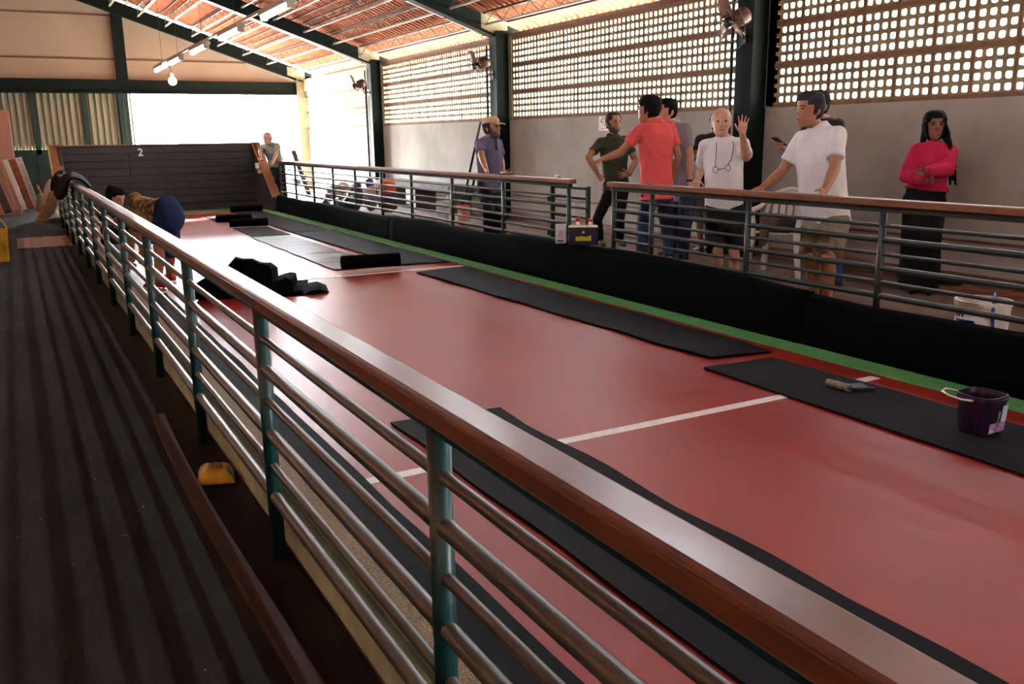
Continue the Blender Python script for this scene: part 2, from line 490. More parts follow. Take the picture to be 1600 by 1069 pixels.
# ------------------------------------------------------------------ roof
ce = struct('ceiling', 'terracotta tile roof on green rafters and slim steel purlins')
TZ = 0.40
def roof_side(sg, fine):
    mb = MB()
    y0, y1 = -10.4, YF - 0.06
    if not fine:
        mb.slab([[(sg * x, y, 3.05 + 0.34 * (7.5 - x) + TZ) for y in (y0, y1 + 0.3)] for x in (0, 8.3)], (0, 0, 0.06))
        return part('roof_tiles', mb, C_tile, ce, kind='stuff')
    rows = 22
    x_hi, x_lo = 0.0, 8.32
    step = (x_lo - x_hi) / rows
    ny = int((y1 - y0) / 0.17)
    ys, zs = [], []
    for k in range(ny):
        for t, dz in ((0.0, 0.0), (0.02, 0.05), (0.06, 0.078), (0.10, 0.05), (0.12, 0.0)):
            ys.append(y0 + k * 0.17 + t)
            zs.append(dz)
    P = []
    for r in range(rows):
        for e in (0, 1):
            x = x_hi + (r + e) * step
            z = 3.05 + 0.34 * (7.5 - x) + TZ + (0.035 if e == 0 else 0.0) - 0.035
            P.append([(x - (0.0 if e == 0 else -0.02), yy, z + dz + random.uniform(-0.003, 0.003)) for yy, dz in zip(ys, zs)])
    mb.grid(P)
    o = part('roof_tiles', mb, C_tile, ce, kind='stuff')
    top = MB().slab([[(x, y, 3.05 + 0.34 * (7.5 - x) + TZ + 0.10) for y in (y0, y1)] for x in (0, 8.35)], (0, 0, 0.02))
    part('roof_deck', top, C_tile, ce)
    bt = MB()
    for r in range(rows):
        x = x_hi + r * step + 0.02
        z = 3.05 + 0.34 * (7.5 - x) + TZ - 0.04
        bt.box(x - 0.018, x + 0.018, y0, y1, z - 0.02, z + 0.012)
    part('battens', bt, C_batten, ce)
roof_side(1, True)
roof_side(-1, False)
for y in COLY + [YF - 0.12]:
    mb = MB()
    tp = 0.27 if y < 25 else 0.325
    for sg in (-1, 1):
        poly = [(sg * 7.75, y - 0.09, 2.97), (sg * 7.75, y - 0.09, 2.97 + tp), (0, y - 0.09, rz(0) + tp), (0, y - 0.09, rz(0))]
        mb.prism(poly, (0, 0.18, 0))
    part('rafter', mb, C_beam, ce)
    # pale concrete seat where the rafter meets the wall
    if y > 0: part('rafter_seat', MB().prism([(7.05, y - 0.092, rz(7.05) + 0.05), (7.54, y - 0.092, rz(7.54) + 0.04), (7.54, y - 0.092, 3.36), (7.05, y - 0.092, rz(7.05) + 0.28)], (0, 0.184, 0)), C_palebeam, ce)
    if 10 < y < 25:
        part('cable_tray', MB().beam((7.4, y + 0.13, rz(7.4) + 0.02), (1.0, y + 0.13, rz(1.0) + 0.02), 0.05, 0.03), C_white, ce)
        cl = MB()
        for k in range(9):
            x = 7.2 - k * 0.7
            cl.box(x - 0.02, x + 0.02, y + 0.09, y + 0.165, rz(x) - 0.005, rz(x) + 0.045)
        part('clamps', cl, C_black, ce)
bays = [(-10.05, -4.1), (-4.1, 1.85), (1.85, 7.8), (7.8, 13.8), (13.8, 19.8), (19.8, YF - 0.15)]
for k in range(11):
    x = 7.13 - 0.64 * k
    zb = rz(x) + 0.13
    for y0, y1 in bays[2:]:
        ch = MB().beam((x, y0 + 0.1, zb), (x, y1 - 0.1, zb), 0.035, 0.03)
        p = part('purlin', ch, C_chord, ce)
        wb = MB()
        wb.beam((x, y0 + 0.1, zb + 0.19), (x, y1 - 0.1, zb + 0.19), 0.035, 0.03)
        n = 20
        for q in range(n):
            a, b = y0 + 0.1 + (y1 - y0 - 0.2) * q / n, y0 + 0.1 + (y1 - y0 - 0.2) * (q + 1) / n
            zz = (zb, zb + 0.19) if q % 2 == 0 else (zb + 0.19, zb)
            wb.beam((x, a, zz[0]), (x, b, zz[1]), 0.009, 0.009)
        part('purlin_web', wb, C_web, p)

# ------------------------------------------------------------------ railings
def rail_pipes(root, x, y0, y1, zs, rs, m):
    for k, (z, r) in enumerate(zip(zs, rs)):
        part('pipe', MB().tube([(x, y0, z), (x, y1, z)], r, 12, False), m, root, smooth=True)
lr = thing('railing', 'long railing beside the dark walkway, varnished wooden handrail on teal posts', 'railing', (0.69, 4, 0))
LP = [0.08 + 1.487 * k for k in range(-1, 13)]
for y in LP:
    part('post', MB().tube([(0.69, y, 0), (0.69, y, 0.955)], 0.026, 14), C_teal, lr, smooth=True)
for y0, y1 in zip(LP[:-1], LP[1:]):
    rail_pipes(lr, 0.69, y0 + 0.02, y1 - 0.02, [0.83, 0.72, 0.605, 0.485, 0.365, 0.245], [0.014, 0.021] * 3, C_pipe)
part('top_tube', MB().box(0.668, 0.712, -1.41, 17.9, 0.925, 0.952), C_teal, lr, bevel=0.004)
def handrail(root, x0, x1, y0, y1, z0, z1, m, origin=None):
    c = 0.006
    prof = [(x0 + 0.004, z0), (x1 - 0.004, z0), (x1, z0 + c), (x1, z1 - 0.014), (x1 - 0.004, z1 - 0.004), (x1 - 0.012, z1), (x0 + 0.012, z1), (x0 + 0.004, z1 - 0.003), (x0 + 0.002, z1 - 0.010),
            (x0 + 0.0045, z1 - 0.012), (x0, z1 - 0.015), (x0, z0 + c)]
    n = max(2, int((y1 - y0) / 0.5))
    R = []
    for k in range(n + 1):
        y = y0 + (y1 - y0) * k / n
        w_ = noise.noise(V((x0, y * 0.7, 3))) * 0.0008
        R.append([(px_ + w_, y, pz_ + w_ * 0.6) for px_, pz_ in prof])
    part('handrail', MB().rings(R), m, root)
handrail(lr, 0.650, 0.735, -1.5, 10.95, 0.95, 1.0, C_wood)
handrail(lr, 0.652, 0.733, 10.96, 17.95, 0.945, 0.99, C_wood)

RX = 5.05
def right_rail(label, ys, y_end0, y_end1, loc):
    r = thing('railing', label, 'railing', loc)
    for y in ys:
        part('post', MB().tube([(RX, y, PZ), (RX, y, 1.01)], 0.024, 12), C_teal if False else C_dkpipe, r, smooth=True)
    for y0, y1 in zip(ys[:-1], ys[1:]):
        rail_pipes(r, RX, y0 + 0.02, y1 - 0.02, [0.885, 0.79, 0.695, 0.6, 0.505, 0.41], [0.013, 0.02] * 3, C_dkpipe)
    part('top_tube', MB().box(RX - 0.022, RX + 0.022, y_end0, y_end1, 0.975, 1.012), C_dkpipe, r, bevel=0.004)
    return r
RN = [0.25 - 1.3, 0.25, 1.5, 2.75, 4.01, 5.27, 6.5, 7.09]
rn = right_rail('near stretch of far-side railing where the men in white lean', RN, -1.05, 7.13, (RX, 3, PZ))
handrail(rn, RX - 0.05, RX + 0.04, -1.1, 7.15, 1.015, 1.062, C_woodR)
RF = [7.9, 9.33, 10.75, 12.14, 13.35, 14.58, 15.78, 17.0, 18.25, 19.4]
rf = right_rail('far stretch of railing running to the wooden end wall, beyond the gap', RF, 7.86, 19.45, (RX, 13, PZ))
handrail(rf, RX - 0.05, RX + 0.04, 7.82, 19.5, 1.015, 1.062, C_woodR)
gt = thing('gate', 'low dark green pipe gate swung back behind the railing by the boxes', 'gate', (5.17, 8.0, PZ))
for y in (7.72, 8.42):
    part('gate_post', MB().box(5.15, 5.19, y - 0.02, y + 0.02, PZ + 0.02, 0.985), C_dkpipe, gt, bevel=0.004)
rail_pipes(gt, 5.17, 7.74, 8.40, [0.96, 0.86, 0.76, 0.66, 0.56, 0.46, 0.36, 0.26], [0.014] * 8, C_dkpipe)
for z in (0.82, 0.45):
    part('hinge', MB().obox((5.17, 8.47, z), (0.02, 0.03, 0.03)), C_darkmetal, gt)
part('latch', MB().ball((5.15, 7.70, 0.75), (0.02, 0.02, 0.03)), C_darkmetal, gt, smooth=True)

# ------------------------------------------------------------------ end wall of the court (backboard with sloping wings)
bb = thing('backboard', 'dark plank backboard with sloping wings closing the far court end', 'backboard', (2.83, 20.8, 0))
BY = 20.72
nb_ = 9
for k in range(nb_):
    z0, z1 = 0.02 + k * 1.40 / nb_, 0.02 + (k + 1) * 1.40 / nb_ - 0.008
    if k == 0:
        for x0, x1 in ((0.95, 1.7), (1.71, 2.5), (2.51, 3.3), (3.31, 4.1), (4.11, 4.86)):
            part('plank', MB().box(x0, x1, BY + 0.03, BY + 0.08, 0.0, z1), C_board2, bb, bevel=0.004)
        continue
    cut = random.choice((2.2, 2.9, 3.4))
    part('plank', MB().box(0.9, cut - 0.003, BY + random.uniform(-0.004, 0.004), BY + 0.05, z0, z1), C_board2 if k % 3 == 2 else C_board, bb, bevel=0.004)
    part('plank', MB().box(cut + 0.003, 4.86, BY + random.uniform(-0.004, 0.004), BY + 0.05, z0, z1), C_board, bb, bevel=0.004)
part('backing', MB().box(0.88, 4.9, BY + 0.055, BY + 0.09, 0, 1.42), C_board, bb)
part('top_board', MB().box(0.78, 4.95, BY - 0.02, BY + 0.12, 1.42, 1.445), C_cap, bb, bevel=0.004)
def wing(x, thick, s):
    pts = [(x, BY + 0.1, 0.0), (x, BY + 0.1, 1.42), (x, BY - 0.05, 1.42), (x, 19.25, 0.30), (x, 19.25, 0.0)]
    part('wing', MB().prism(pts, (thick, 0, 0)), C_board2, bb)
    x0, x1 = (x - 0.16, x + 0.06) if s < 0 else (x - 0.04, x + 0.16)
    R = [[(x0, yy, zz), (x1, yy, zz), (x1, yy + 0.02, zz + 0.03), (x0, yy + 0.02, zz + 0.03)] for yy, zz in ((BY + 0.02, 1.43), (19.2, 0.30))]
    part('wing_cap', MB().rings(R), C_cap, bb, bevel=0.004)
wing(0.86, 0.05, -1)
wing(4.82, 0.05, 1)
part('edge_strip', MB().beam((0.70, 19.3, 0.33), (0.70, BY, 1.44), 0.02, 0.03), C_yel, bb)
def text(name, s, size, M, m, parent, ext=0.002):
    cu = bpy.data.curves.new(name, 'FONT')
    cu.body = s
    cu.size = size
    cu.align_x = 'CENTER'
    cu.align_y = 'CENTER'
    cu.extrude = ext
    cu.offset = size * 0.02
    t = bpy.data.objects.new(name, cu)
    COL.objects.link(t)
    bpy.context.view_layer.update()
    me = bpy.data.meshes.new_from_object(t)
    bpy.data.objects.remove(t)
    me.materials.clear()
    me.transform(M)
    org = BASE[parent.name]
    me.transform(Matrix.Translation(-org))
    return link(name, me, m, parent, org)
def face_m(c, right, up):
    r, u = V(right).normalized(), V(up).normalized()
    n = r.cross(u)
    M = Matrix((r, u, n)).transposed().to_4x4()
    return Matrix.Translation(V(c)) @ M
text('number', '2', 0.22, face_m((2.44, BY - 0.008, 1.27), (1, 0, 0), (0, 0, 1)), C_white, bb, 0.004)
part('switch_box', MB().box(4.77, 4.82, 20.3, 20.45, 0.88, 1.0), C_white, bb)
part('sign_plate', MB().box(4.8, 4.815, 20.1, 20.4, 0.78, 0.86), mat('plate_cream', (214, 196, 140), 0.5), bb)

# ------------------------------------------------------------------ lamps on one long conduit over the court
def lamp_row(x, ys, seen):
    out = []
    for i, y in enumerate(ys):
        z = 2.95
        if i == 0:
            l = thing('fluorescent_lamp', 'x', 'lamp', (x, y, z))
            part('housing', MB().box(x - 0.06, x + 0.06, y - 0.62, y + 0.62, z - 0.01, z + 0.045), C_house, l, bevel=0.008)
            part('tube', MB().tube([(x, y - 0.57, z - 0.035), (x, y + 0.57, z - 0.035)], 0.026, 10), C_tube, l, smooth=True)
            part('end_cap', MB().box(x - 0.04, x + 0.04, y - 0.62, y - 0.57, z - 0.065, z), C_house, l)
            part('end_cap', MB().box(x - 0.04, x + 0.04, y + 0.57, y + 0.62, z - 0.065, z), C_house, l)
            part('hanger_wire', MB().tube([(x, y - 0.3, z + 0.04), (x, y - 0.3, rz(x) + 0.14)], 0.004, 6), C_black, l)
        else:
            l = copy_thing(out[0], (x, y, z))
        out.append(l)
    return out
def copy_thing(root, loc, label=None):
    r = root.copy()
    COL.objects.link(r)
    r.location = loc
    BASE[r.name] = V(loc)
    if label: r['label'] = label
    for ch in list(root.children):
        c = ch.copy()
        COL.objects.link(c)
        c.parent = r
        BASE[c.name] = V(loc)
        for g in list(ch.children):
            d = g.copy()
            COL.objects.link(d)
            d.parent = c
    return r
LX = 2.85
LY = [10.62, 13.05, 15.4, 17.75, 19.6, 8.2, 5.8, 3.4, 1.0, -1.4, -3.8]
names = ['lit fluorescent lamp largest in view, hanging under the tiled roof', 'lit fluorescent lamp second in the row from the largest', 'lit fluorescent lamp in the middle of the row over the court',
         'lit fluorescent lamp fourth in the row, before the round bulb', 'short looking lit lamp at the far end of the row by the green lintel']
R1 = lamp_row(LX, LY, 5)
for i, l in enumerate(R1):
    l['label'] = names[i] if i < 5 else 'lit fluorescent lamp of the row over the red court, above the frame'
    l['group'] = 'fluorescent lamps over the court'
solo('lamp_conduit', MB().beam((LX, -5, 3.01), (LX, 20.3, 3.01), 0.04, 0.03), C_house, 'long straight grey conduit that carries the row of lit lamps', 'conduit', (LX, 8, 3.01))
bl = thing('bulb_lamp', 'dazzling round bulb hanging in front of the far green lintel', 'lamp', (LX + 0.05, 18.6, 2.66))
part('bulb', MB().ball((LX + 0.05, 18.6, 2.62), 0.075), mat('bulb_glow', (255, 255, 255), 0.4, emit=(244, 250, 255), estr=30), bl, smooth=True)
part('socket', MB().lathe((LX + 0.05, 18.6, 2.69), [(0.03, 0), (0.035, 0.06), (0.02, 0.09)]), C_house, bl, smooth=True)
part('cable', MB().tube([(LX + 0.05, 18.6, 2.78), (LX, 18.6, 3.0)], 0.005, 6), C_black, bl)

# ------------------------------------------------------------------ wall fans on the columns
def fan(y, px, label, big=1.0):
    c = at(*px, x=7.0)
    f = thing('wall_fan', label, 'fan', c)
    ax = V((-0.86, 0.18, -0.34)).normalized()
    part('motor', MB().lathe(c - ax * 0.10, [(0.04, 0), (0.085, 0.02), (0.095, 0.08), (0.09, 0.17), (0.06, 0.2)], 18, ax), C_bronze, f, smooth=True)
    part('hub', MB().lathe(c + ax * 0.10, [(0.05, 0), (0.055, 0.06), (0.05, 0.1), (0.02, 0.11)], 16, ax), C_black, f, smooth=True)
    u = ax.cross(V((0, 0, 1))).normalized()
    v = ax.cross(u)
    hc = c + ax * 0.15
    for k in range(3):
        a = 2 * PI * k / 3 + 0.5
        d = u * math.cos(a) + v * math.sin(a)
        s = ax.cross(d)
        P = []
        for i in range(5):
            r = 0.05 + 0.2 * i / 4
            wd = 0.03 + 0.05 * math.sin(PI * (i + 0.6) / 5)
            P.append([hc + d * r + s * wd * t + ax * (0.03 * t) for t in (-1, 0, 1)])
        part('blade', MB().slab(P, ax * 0.004), C_blade, f, smooth=True)
    cg = MB()
    for rr, dz in ((0.29, 0.0), (0.2, 0.06), (0.1, 0.085)):
        cg.tube([hc + ax * dz + (u * math.cos(t) + v * math.sin(t)) * rr for t in (2 * PI * k / 24 for k in range(25))], 0.0035, 5)
    for k in range(8):
        t = 2 * PI * k / 8
        d = u * math.cos(t) + v * math.sin(t)
        cg.tube([hc - ax * 0.06 + d * 0.12, hc + d * 0.29, hc + ax * 0.06 + d * 0.2, hc + ax * 0.085 + d * 0.08], 0.0025, 4)
    part('cage', cg, C_darkmetal, f)
    part('bracket', MB().tube([c - ax * 0.05 - V((0, 0, 0.09)), c + V((0.05, 0, -0.17)), (7.31, y + 0.02, c.z - 0.17)], 0.018, 8), C_black, f, smooth=True)
    part('wall_plate', MB().obox((7.30, y + 0.02, c.z - 0.17), (0.012, 0.05, 0.07)), C_black, f)
fan(7.8, (1157, 27), 'brown wall fan with black hub high on the column nearest the women and men')
fan(13.8, (756, 98), 'wall fan with wire cage on the column behind the man in the cap')
fan(19.8, (564, 131), 'small looking far wall fan on the column beside the salmon band')

# ------------------------------------------------------------------ rubber mats
def strip(label, cs, m, th=0.011, ny=24, wav=0.006, edge=0.012, name='rubber_mat', cat='mat', group=None, seed=0, lift=0.003, curl=0.0):
    a, b, c, d = [V((p[0], p[1], 0)) for p in cs]      # near-left, near-right, far-right, far-left
    P = []
    nx = 6
    for i in range(ny + 1):
        t = i / ny
        l, r = a.lerp(d, t), b.lerp(c, t)
        row = []
        for j in range(nx + 1):
            s = j / nx
            p = l.lerp(r, s)
            e = edge * noise.noise(V((p.y * 1.7, s * 9 + seed, seed)))
            p.x += e * (1 if j in (0, nx) else 0.4)
            p.z = lift + max(0, wav * (noise.noise(V((p.x * 3, p.y * 1.6, seed))) + 0.3))
            if curl: p.z += curl * max(0, t - 0.93) / 0.07 * s
            row.append(p)
        P.append(row)
    ctr = (a + b + c + d) / 4
    return solo(name, MB().slab(P, (0, 0, th)), m, label, cat, ctr, group, smooth=False)
strip('long black rubber mat lying along the near curb under the railing', [(0.87, -1.2), (1.225, -1.2), (1.21, 9.4), (0.87, 9.4)], C_rubber, seed=1, ny=50)
strip('black rubber mat across the white line just behind the near handrail', [(1.59, -1.0), (2.21, -1.0), (2.235, 4.22), (1.62, 4.30)], C_rubber, seed=2, ny=30, edge=0.03)
strip('long flat black rubber mat in mid court beside the green strip', [(3.99, 4.47), (4.5, 4.40), (4.52, 9.30), (3.88, 9.28)], C_rubber, seed=3, wav=0.018, ny=36, edge=0.02)
strip('dusty black rubber mat under the purple bucket and paint roller', [(3.73, 0.4), (4.40, 0.4), (4.37, 4.26), (3.79, 4.30)], C_rubber2, seed=4, ny=30, edge=0.02)
strip('black rubber mat beside the green strip, ending near the far white line', [(3.97, 9.95), (4.57, 9.87), (4.56, 14.45), (3.90, 14.5)], C_rubber, seed=5, wav=0.012)
strip('black rubber mat in the far right court corner with its end rolled up', [(3.9, 14.55), (4.56, 14.5), (4.58, 19.2), (3.96, 19.25)], C_rubber, seed=6)
strip('short black rubber mat behind the second roll at the far end', [(3.24, 17.3), (3.84, 17.2), (3.9, 18.8), (3.3, 18.9)], C_rubber, seed=7, ny=10)
strip('short black rubber mat in front of the third roll at the far end', [(3.2, 14.25), (3.8, 14.25), (3.82, 15.85), (3.24, 15.9)], C_rubber, seed=8, ny=10)
def roll(label, p0, p1, r, m=C_felt):
    p0, p1 = V((*p0, r + 0.014)), V((*p1, r + 0.014))
    ax = (p1 - p0).normalized()
    u = ax.cross(V((0, 0, 1))).normalized()
    v = V((0, 0, 1))
    A, B = [], []
    n = 56
    for i in range(n + 1):
        t = i / n
        ang = t * 2 * PI * 3.5 - PI / 2
        rr = r * (0.3 + 0.7 * t)
        A.append(p0 + (u * math.cos(ang) + v * math.sin(ang)) * rr)
        B.append(p1 + (u * math.cos(ang) + v * math.sin(ang)) * rr)
    P = [A, B]
    mb = MB().slab(P, lambda i, j: ((p0 if i == 0 else p1) - P[i][j]).normalized() * 0.008)
    return solo('rubber_roll', mb, m, label, 'roll', (p0 + p1) / 2, 'rolled black mats on the court', smooth=False)
roll('rolled up black mat farthest away, near the olive strip', (3.93, 19.35), (4.58, 19.3), 0.07)
roll('second rolled black mat from the far end, left of the others', (3.22, 17.22), (3.86, 17.15), 0.065)
roll('third rolled black mat from the far end, nearer than its neighbour', (3.2, 15.95), (3.84, 15.85), 0.075)
roll('rolled black mat at the near end of the crinkled dark sheet', (3.2, 9.88), (3.88, 9.78), 0.085)
P = []
for i in range(71):
    y = 10.0 + 4.2 * i / 70
    row = []
    for j in range(17):
        x = 3.16 + (0.62) * j / 16 + 0.02 * noise.noise(V((y * 2, 7, 0)))
        fold = noise.noise(V((x * 1.5, y * 4.5, 2))) 
        amp = 0.05 * min(1, j / 8) * (1 if i < 45 else 0.35)
        row.append((x, y, 0.006 + max(0, fold) * amp))
    P.append(row)
solo('crinkled_sheet', MB().slab(P, (0, 0, 0.006)), C_film, 'crinkled shiny dark sheet unrolled on the red court', 'sheet', (3.5, 12, 0), smooth=True)

def drape(label, y0, y1, top, seed, m=C_felt, xo=0.0):
    prof0 = [(4.862, 0.002), (4.866, 0.10), (4.872, 0.2), (4.88, 0.29), (4.90, 0.335), (4.945, 0.35), (4.995, 0.345), (5.006, 0.30), (5.008, 0.2), (5.01, 0.12)]
    ny = int((y1 - y0) / 0.16)
    P = []
    for i in range(ny + 1):
        y = y0 + (y1 - y0) * i / ny
        k = top(y) / 0.35
        row = []
        for j, (x, z) in enumerate(prof0):
            n_ = noise.noise(V((y * 1.1, j * 0.5, seed)))
            zz = z * (k if j < 8 else 1) + (0.014 * n_ if 2 < j < 8 else 0)
            row.append((x + xo + 0.006 * n_ * (0 if j in (0, 8, 9) else 1) - 0.05 * max(0, k - 1) * (1 if 0 < j < 5 else 0), y, zz))
        P.append(row)
    return solo('curb_mat', MB().slab(P, (-0.008, 0, 0.006)), m, label, 'mat', (4.95, (y0 + y1) / 2, 0.2), 'black mats draped over the far curb', smooth=True)
drape('near black mat draped over the far curb beside the purple bucket', -3.0, 4.55, lambda y: 0.37 + 0.02 * math.sin(y * 1.3), 1)
drape('middle black mat draped over the far curb in front of the boxes', 4.5, 12.6, lambda y: 0.37 + 0.07 * math.exp(-((y - 6.9) / 2.0) ** 2) + 0.012 * math.sin(y * 2.4), 2, xo=-0.006)
drape('far black mat draped over the curb up to the sloping wing board', 12.55, 19.2, lambda y: 0.335 + 0.012 * math.sin(y * 1.7), 3)

# heap of folded black mat in mid court
def px_at_y(px, py, y): return at(px, py, y=y)
Y0, Y1 = 8.75, 9.25
outl = [(300, 468), (304, 445), (318, 436), (345, 428), (366, 403), (378, 407), (392, 406), (404, 412), (418, 414), (424, 421), (426, 443), (436, 438), (448, 435), (456, 438), (459, 456), (470, 458), (478, 463), (476, 474), (440, 484), (380, 486), (330, 486)]
pa = [px_at_y(x, y, Y0) for x, y in outl]
for p in pa: p.z = max(p.z, 0.004)
P = []
for k in range(9):
    t = k / 8
    sc_ = 1 - 0.10 * math.sin(PI * t) + 0.0
    P.append([V((p.x + 0.25 * t, p.y + 0.75 * t, max(0.004, p.z * (0.80 + 0.2 * math.cos(t * 2.4)) + 0.02 * noise.noise(V((p.x * 6, t * 4, 0)))))) for p in pa])
hp = thing('folded_mat', 'tumbled heap of folded thick black mat on the red court', 'mat', (1.9, 9.1, 0))
part('folds', MB().rings(P), C_felt, hp)
lo = [px_at_y(x, y, 8.55) for x, y in ((430, 482), (440, 470), (460, 468), (474, 462), (485, 455), (500, 452), (511, 456), (515, 464), (511, 473), (500, 479), (490, 477), (484, 472), (470, 478))]
for p in lo: p.z = max(0.006, p.z)
part('loop', MB().rings([[p + V((0.12 * t, 0.5 * t, 0.02 * math.sin(3 * t) if p.z > 0.03 else 0)) for p in lo] for t in (0, 0.33, 0.66, 1)]), C_felt, hp)

# black mats arched over the near railing, far down
def smooth_line(c, n=2):
    for _ in range(n):
        q = [c[0]]
        for a, b in zip(c[:-1], c[1:]): q += [a.lerp(b, 0.25), a.lerp(b, 0.75)]
        c = q + [c[-1]]
    return c
def arch(label, yf, yb, front, back, m):
    f_ = smooth_line([at(px, py, y=yf) for px, py in front])
    b_ = smooth_line([at(px, py, y=yb) for px, py in back])
    P = [[p.lerp(q, k / 3) for k in range(4)] for p, q in zip(f_, b_)]
    def off(i, j):
        d = (P[min(len(P) - 1, i + 1)][j] - P[max(0, i - 1)][j]).normalized()
        return V((-d.z, 0, d.x)).normalized() * -0.02
    solo('draped_mat', MB().slab(P, off), m, label, 'mat', (0.7, (yf + yb) / 2, 1.0), smooth=True)
arch('thick black mat arched over the far part of the near handrail', 12.6, 14.0, [(88, 309), (97, 311), (104, 299), (105, 284), (112, 277), (126, 279), (141, 292)], [(84, 305), (83, 293), (92, 278), (108, 267), (125, 271), (138, 283), (143, 291)], C_felt)
arch('second black mat arched over the railing behind the first one', 16.0, 17.2, [(82, 300), (86, 303), (90, 292), (91, 282), (96, 276), (103, 279), (108, 290)], [(79, 298), (78, 286), (84, 272), (94, 265), (101, 268), (106, 276), (109, 286)], C_felt)

# ------------------------------------------------------------------ things on the court
t_ = thing('paint_bucket', 'square purple plastic bucket with white handle standing on the mat', 'bucket', (4.12, 2.60, 0.016))
ang = math.radians(-90)
def sq_ring(c, r, z, a, n=28, p=4.0):
    out = []
    for k in range(n):
        t = 2 * PI * k / n
        ct, st = math.cos(t), math.sin(t)
        rr = r / (abs(ct) ** p + abs(st) ** p) ** (1 / p)
        x, y = rr * ct, rr * st
        out.append((c[0] + x * math.cos(a) - y * math.sin(a), c[1] + x * math.sin(a) + y * math.cos(a), z))
    return out
bc = (4.12, 2.60)
prof = [(0.078, 0.018), (0.082, 0.03), (0.094, 0.185), (0.100, 0.187), (0.101, 0.20), (0.098, 0.202), (0.099, 0.215), (0.095, 0.216), (0.090, 0.19), (0.076, 0.04), (0.07, 0.035)]
C_purple = mat('purple_plastic', (44, 22, 52), 0.35, var=(34, 16, 42), vscale=6)
part('body', MB().rings([sq_ring(bc, r, z, ang) for r, z in prof]), C_purple, t_, smooth=False)
part('residue', MB().rings([sq_ring(bc, 0.080, 0.10, ang), sq_ring(bc, 0.082, 0.11, ang)]), mat('residue', (120, 96, 60), 0.8, var=(40, 32, 24), vscale=40), t_)
fr = V((math.cos(ang), math.sin(ang), 0))           # outward normal of the labelled face
frr = V((-math.sin(ang), math.cos(ang), 0))
lc = V((bc[0], bc[1], 0)) + fr * 0.0925
def lab(name, u0, u1, z0, z1, m, lift=0.0):
    tl = lambda z: 0.0125 * (z - 0.1) / 0.155
    pts = [lc + frr * u + fr * (tl(z) + lift) + V((0, 0, z)) for u, z in ((u0, z0), (u1, z0), (u1, z1), (u0, z1))]
    part(name, MB().prism(pts, fr * 0.0015), m, t_)
lab('label', -0.062, 0.062, 0.034, 0.085, mat('label_lilac', (206, 170, 214), 0.5, var=(150, 90, 170), vscale=60), 0.0005)
lab('label', 0.022, 0.062, 0.085, 0.17, mat('label_pale_blue', (196, 220, 244), 0.5), 0.0005)
lab('label_mark', -0.012, 0.004, 0.06, 0.105, mat('label_green', (120, 160, 60), 0.5), 0.002)
lab('label_mark', -0.008, 0.006, 0.108, 0.145, mat('label_grey', (170, 180, 180), 0.5), 0.002)
lab('label_mark', -0.055, -0.03, 0.036, 0.05, mat('label_cream', (220, 220, 180), 0.5), 0.002)
hl = V((bc[0], bc[1], 0)) - fr * 0.101
hp0, hp1 = hl + frr * 0.0 + V((0, 0, 0.196)), hl + V((0, 0, 0.196))
lf = -frr
e0 = V((bc[0], bc[1], 0.195)) + fr * 0.02 + lf * 0.103
e1 = V((bc[0], bc[1], 0.195)) - fr * 0.105 + lf * 0.0
part('handle', MB().tube([e0, e0 - fr * 0.04 + lf * 0.035 + V((0, 0, 0.003)), e0 - fr * 0.10 + lf * 0.045 + V((0, 0, 0.01)), e0 - fr * 0.15 + lf * 0.03 + V((0, 0, 0.02)), e0 - fr * 0.165 - lf * 0.015 + V((0, 0, 0.022)), e0 - fr * 0.125 - lf * 0.05 + V((0, 0, 0.015))], 0.0055, 8), C_whiteplastic, t_, smooth=True)
C_roll = mat('roller_nap', (176, 166, 140), 0.9, var=(96, 92, 74), vscale=70, bump=0.5, bscale=120)
p0, p1 = V((4.115, 3.57, 0.04)), V((4.125, 3.41, 0.04))
rt = thing('paint_roller_sleeve', 'stained beige paint roller sleeve lying on the black mat', 'roller', (4.12, 3.49, 0.016))
ax = (p1 - p0).normalized()
part('nap', MB().lathe(p0, [(0.016, 0), (0.023, 0.002), (0.024, 0.08), (0.023, 0.158), (0.016, 0.16), (0.015, 0.10)], 18, ax, cap=False), C_roll, rt, smooth=True)
part('core', MB().lathe(p0, [(0.016, 0.004), (0.016, 0.156)], 14, ax, cap=False), C_darkmetal, rt, smooth=True)
tr = thing('roller_tray', 'small black plastic paint block beside the roller sleeve', 'tray', (4.2, 3.42, 0.016))
part('tray_body', MB().obox((4.205, 3.43, 0.03), (0.055, 0.05, 0.012), Matrix.Rotation(-0.4, 3, 'Z')), C_black, tr, bevel=0.004)
part('tray_rim', MB().obox((4.215, 3.375, 0.026), (0.055, 0.008, 0.012), Matrix.Rotation(-0.4, 3, 'Z')), mat('tray_blue', (26, 30, 44), 0.4), tr)

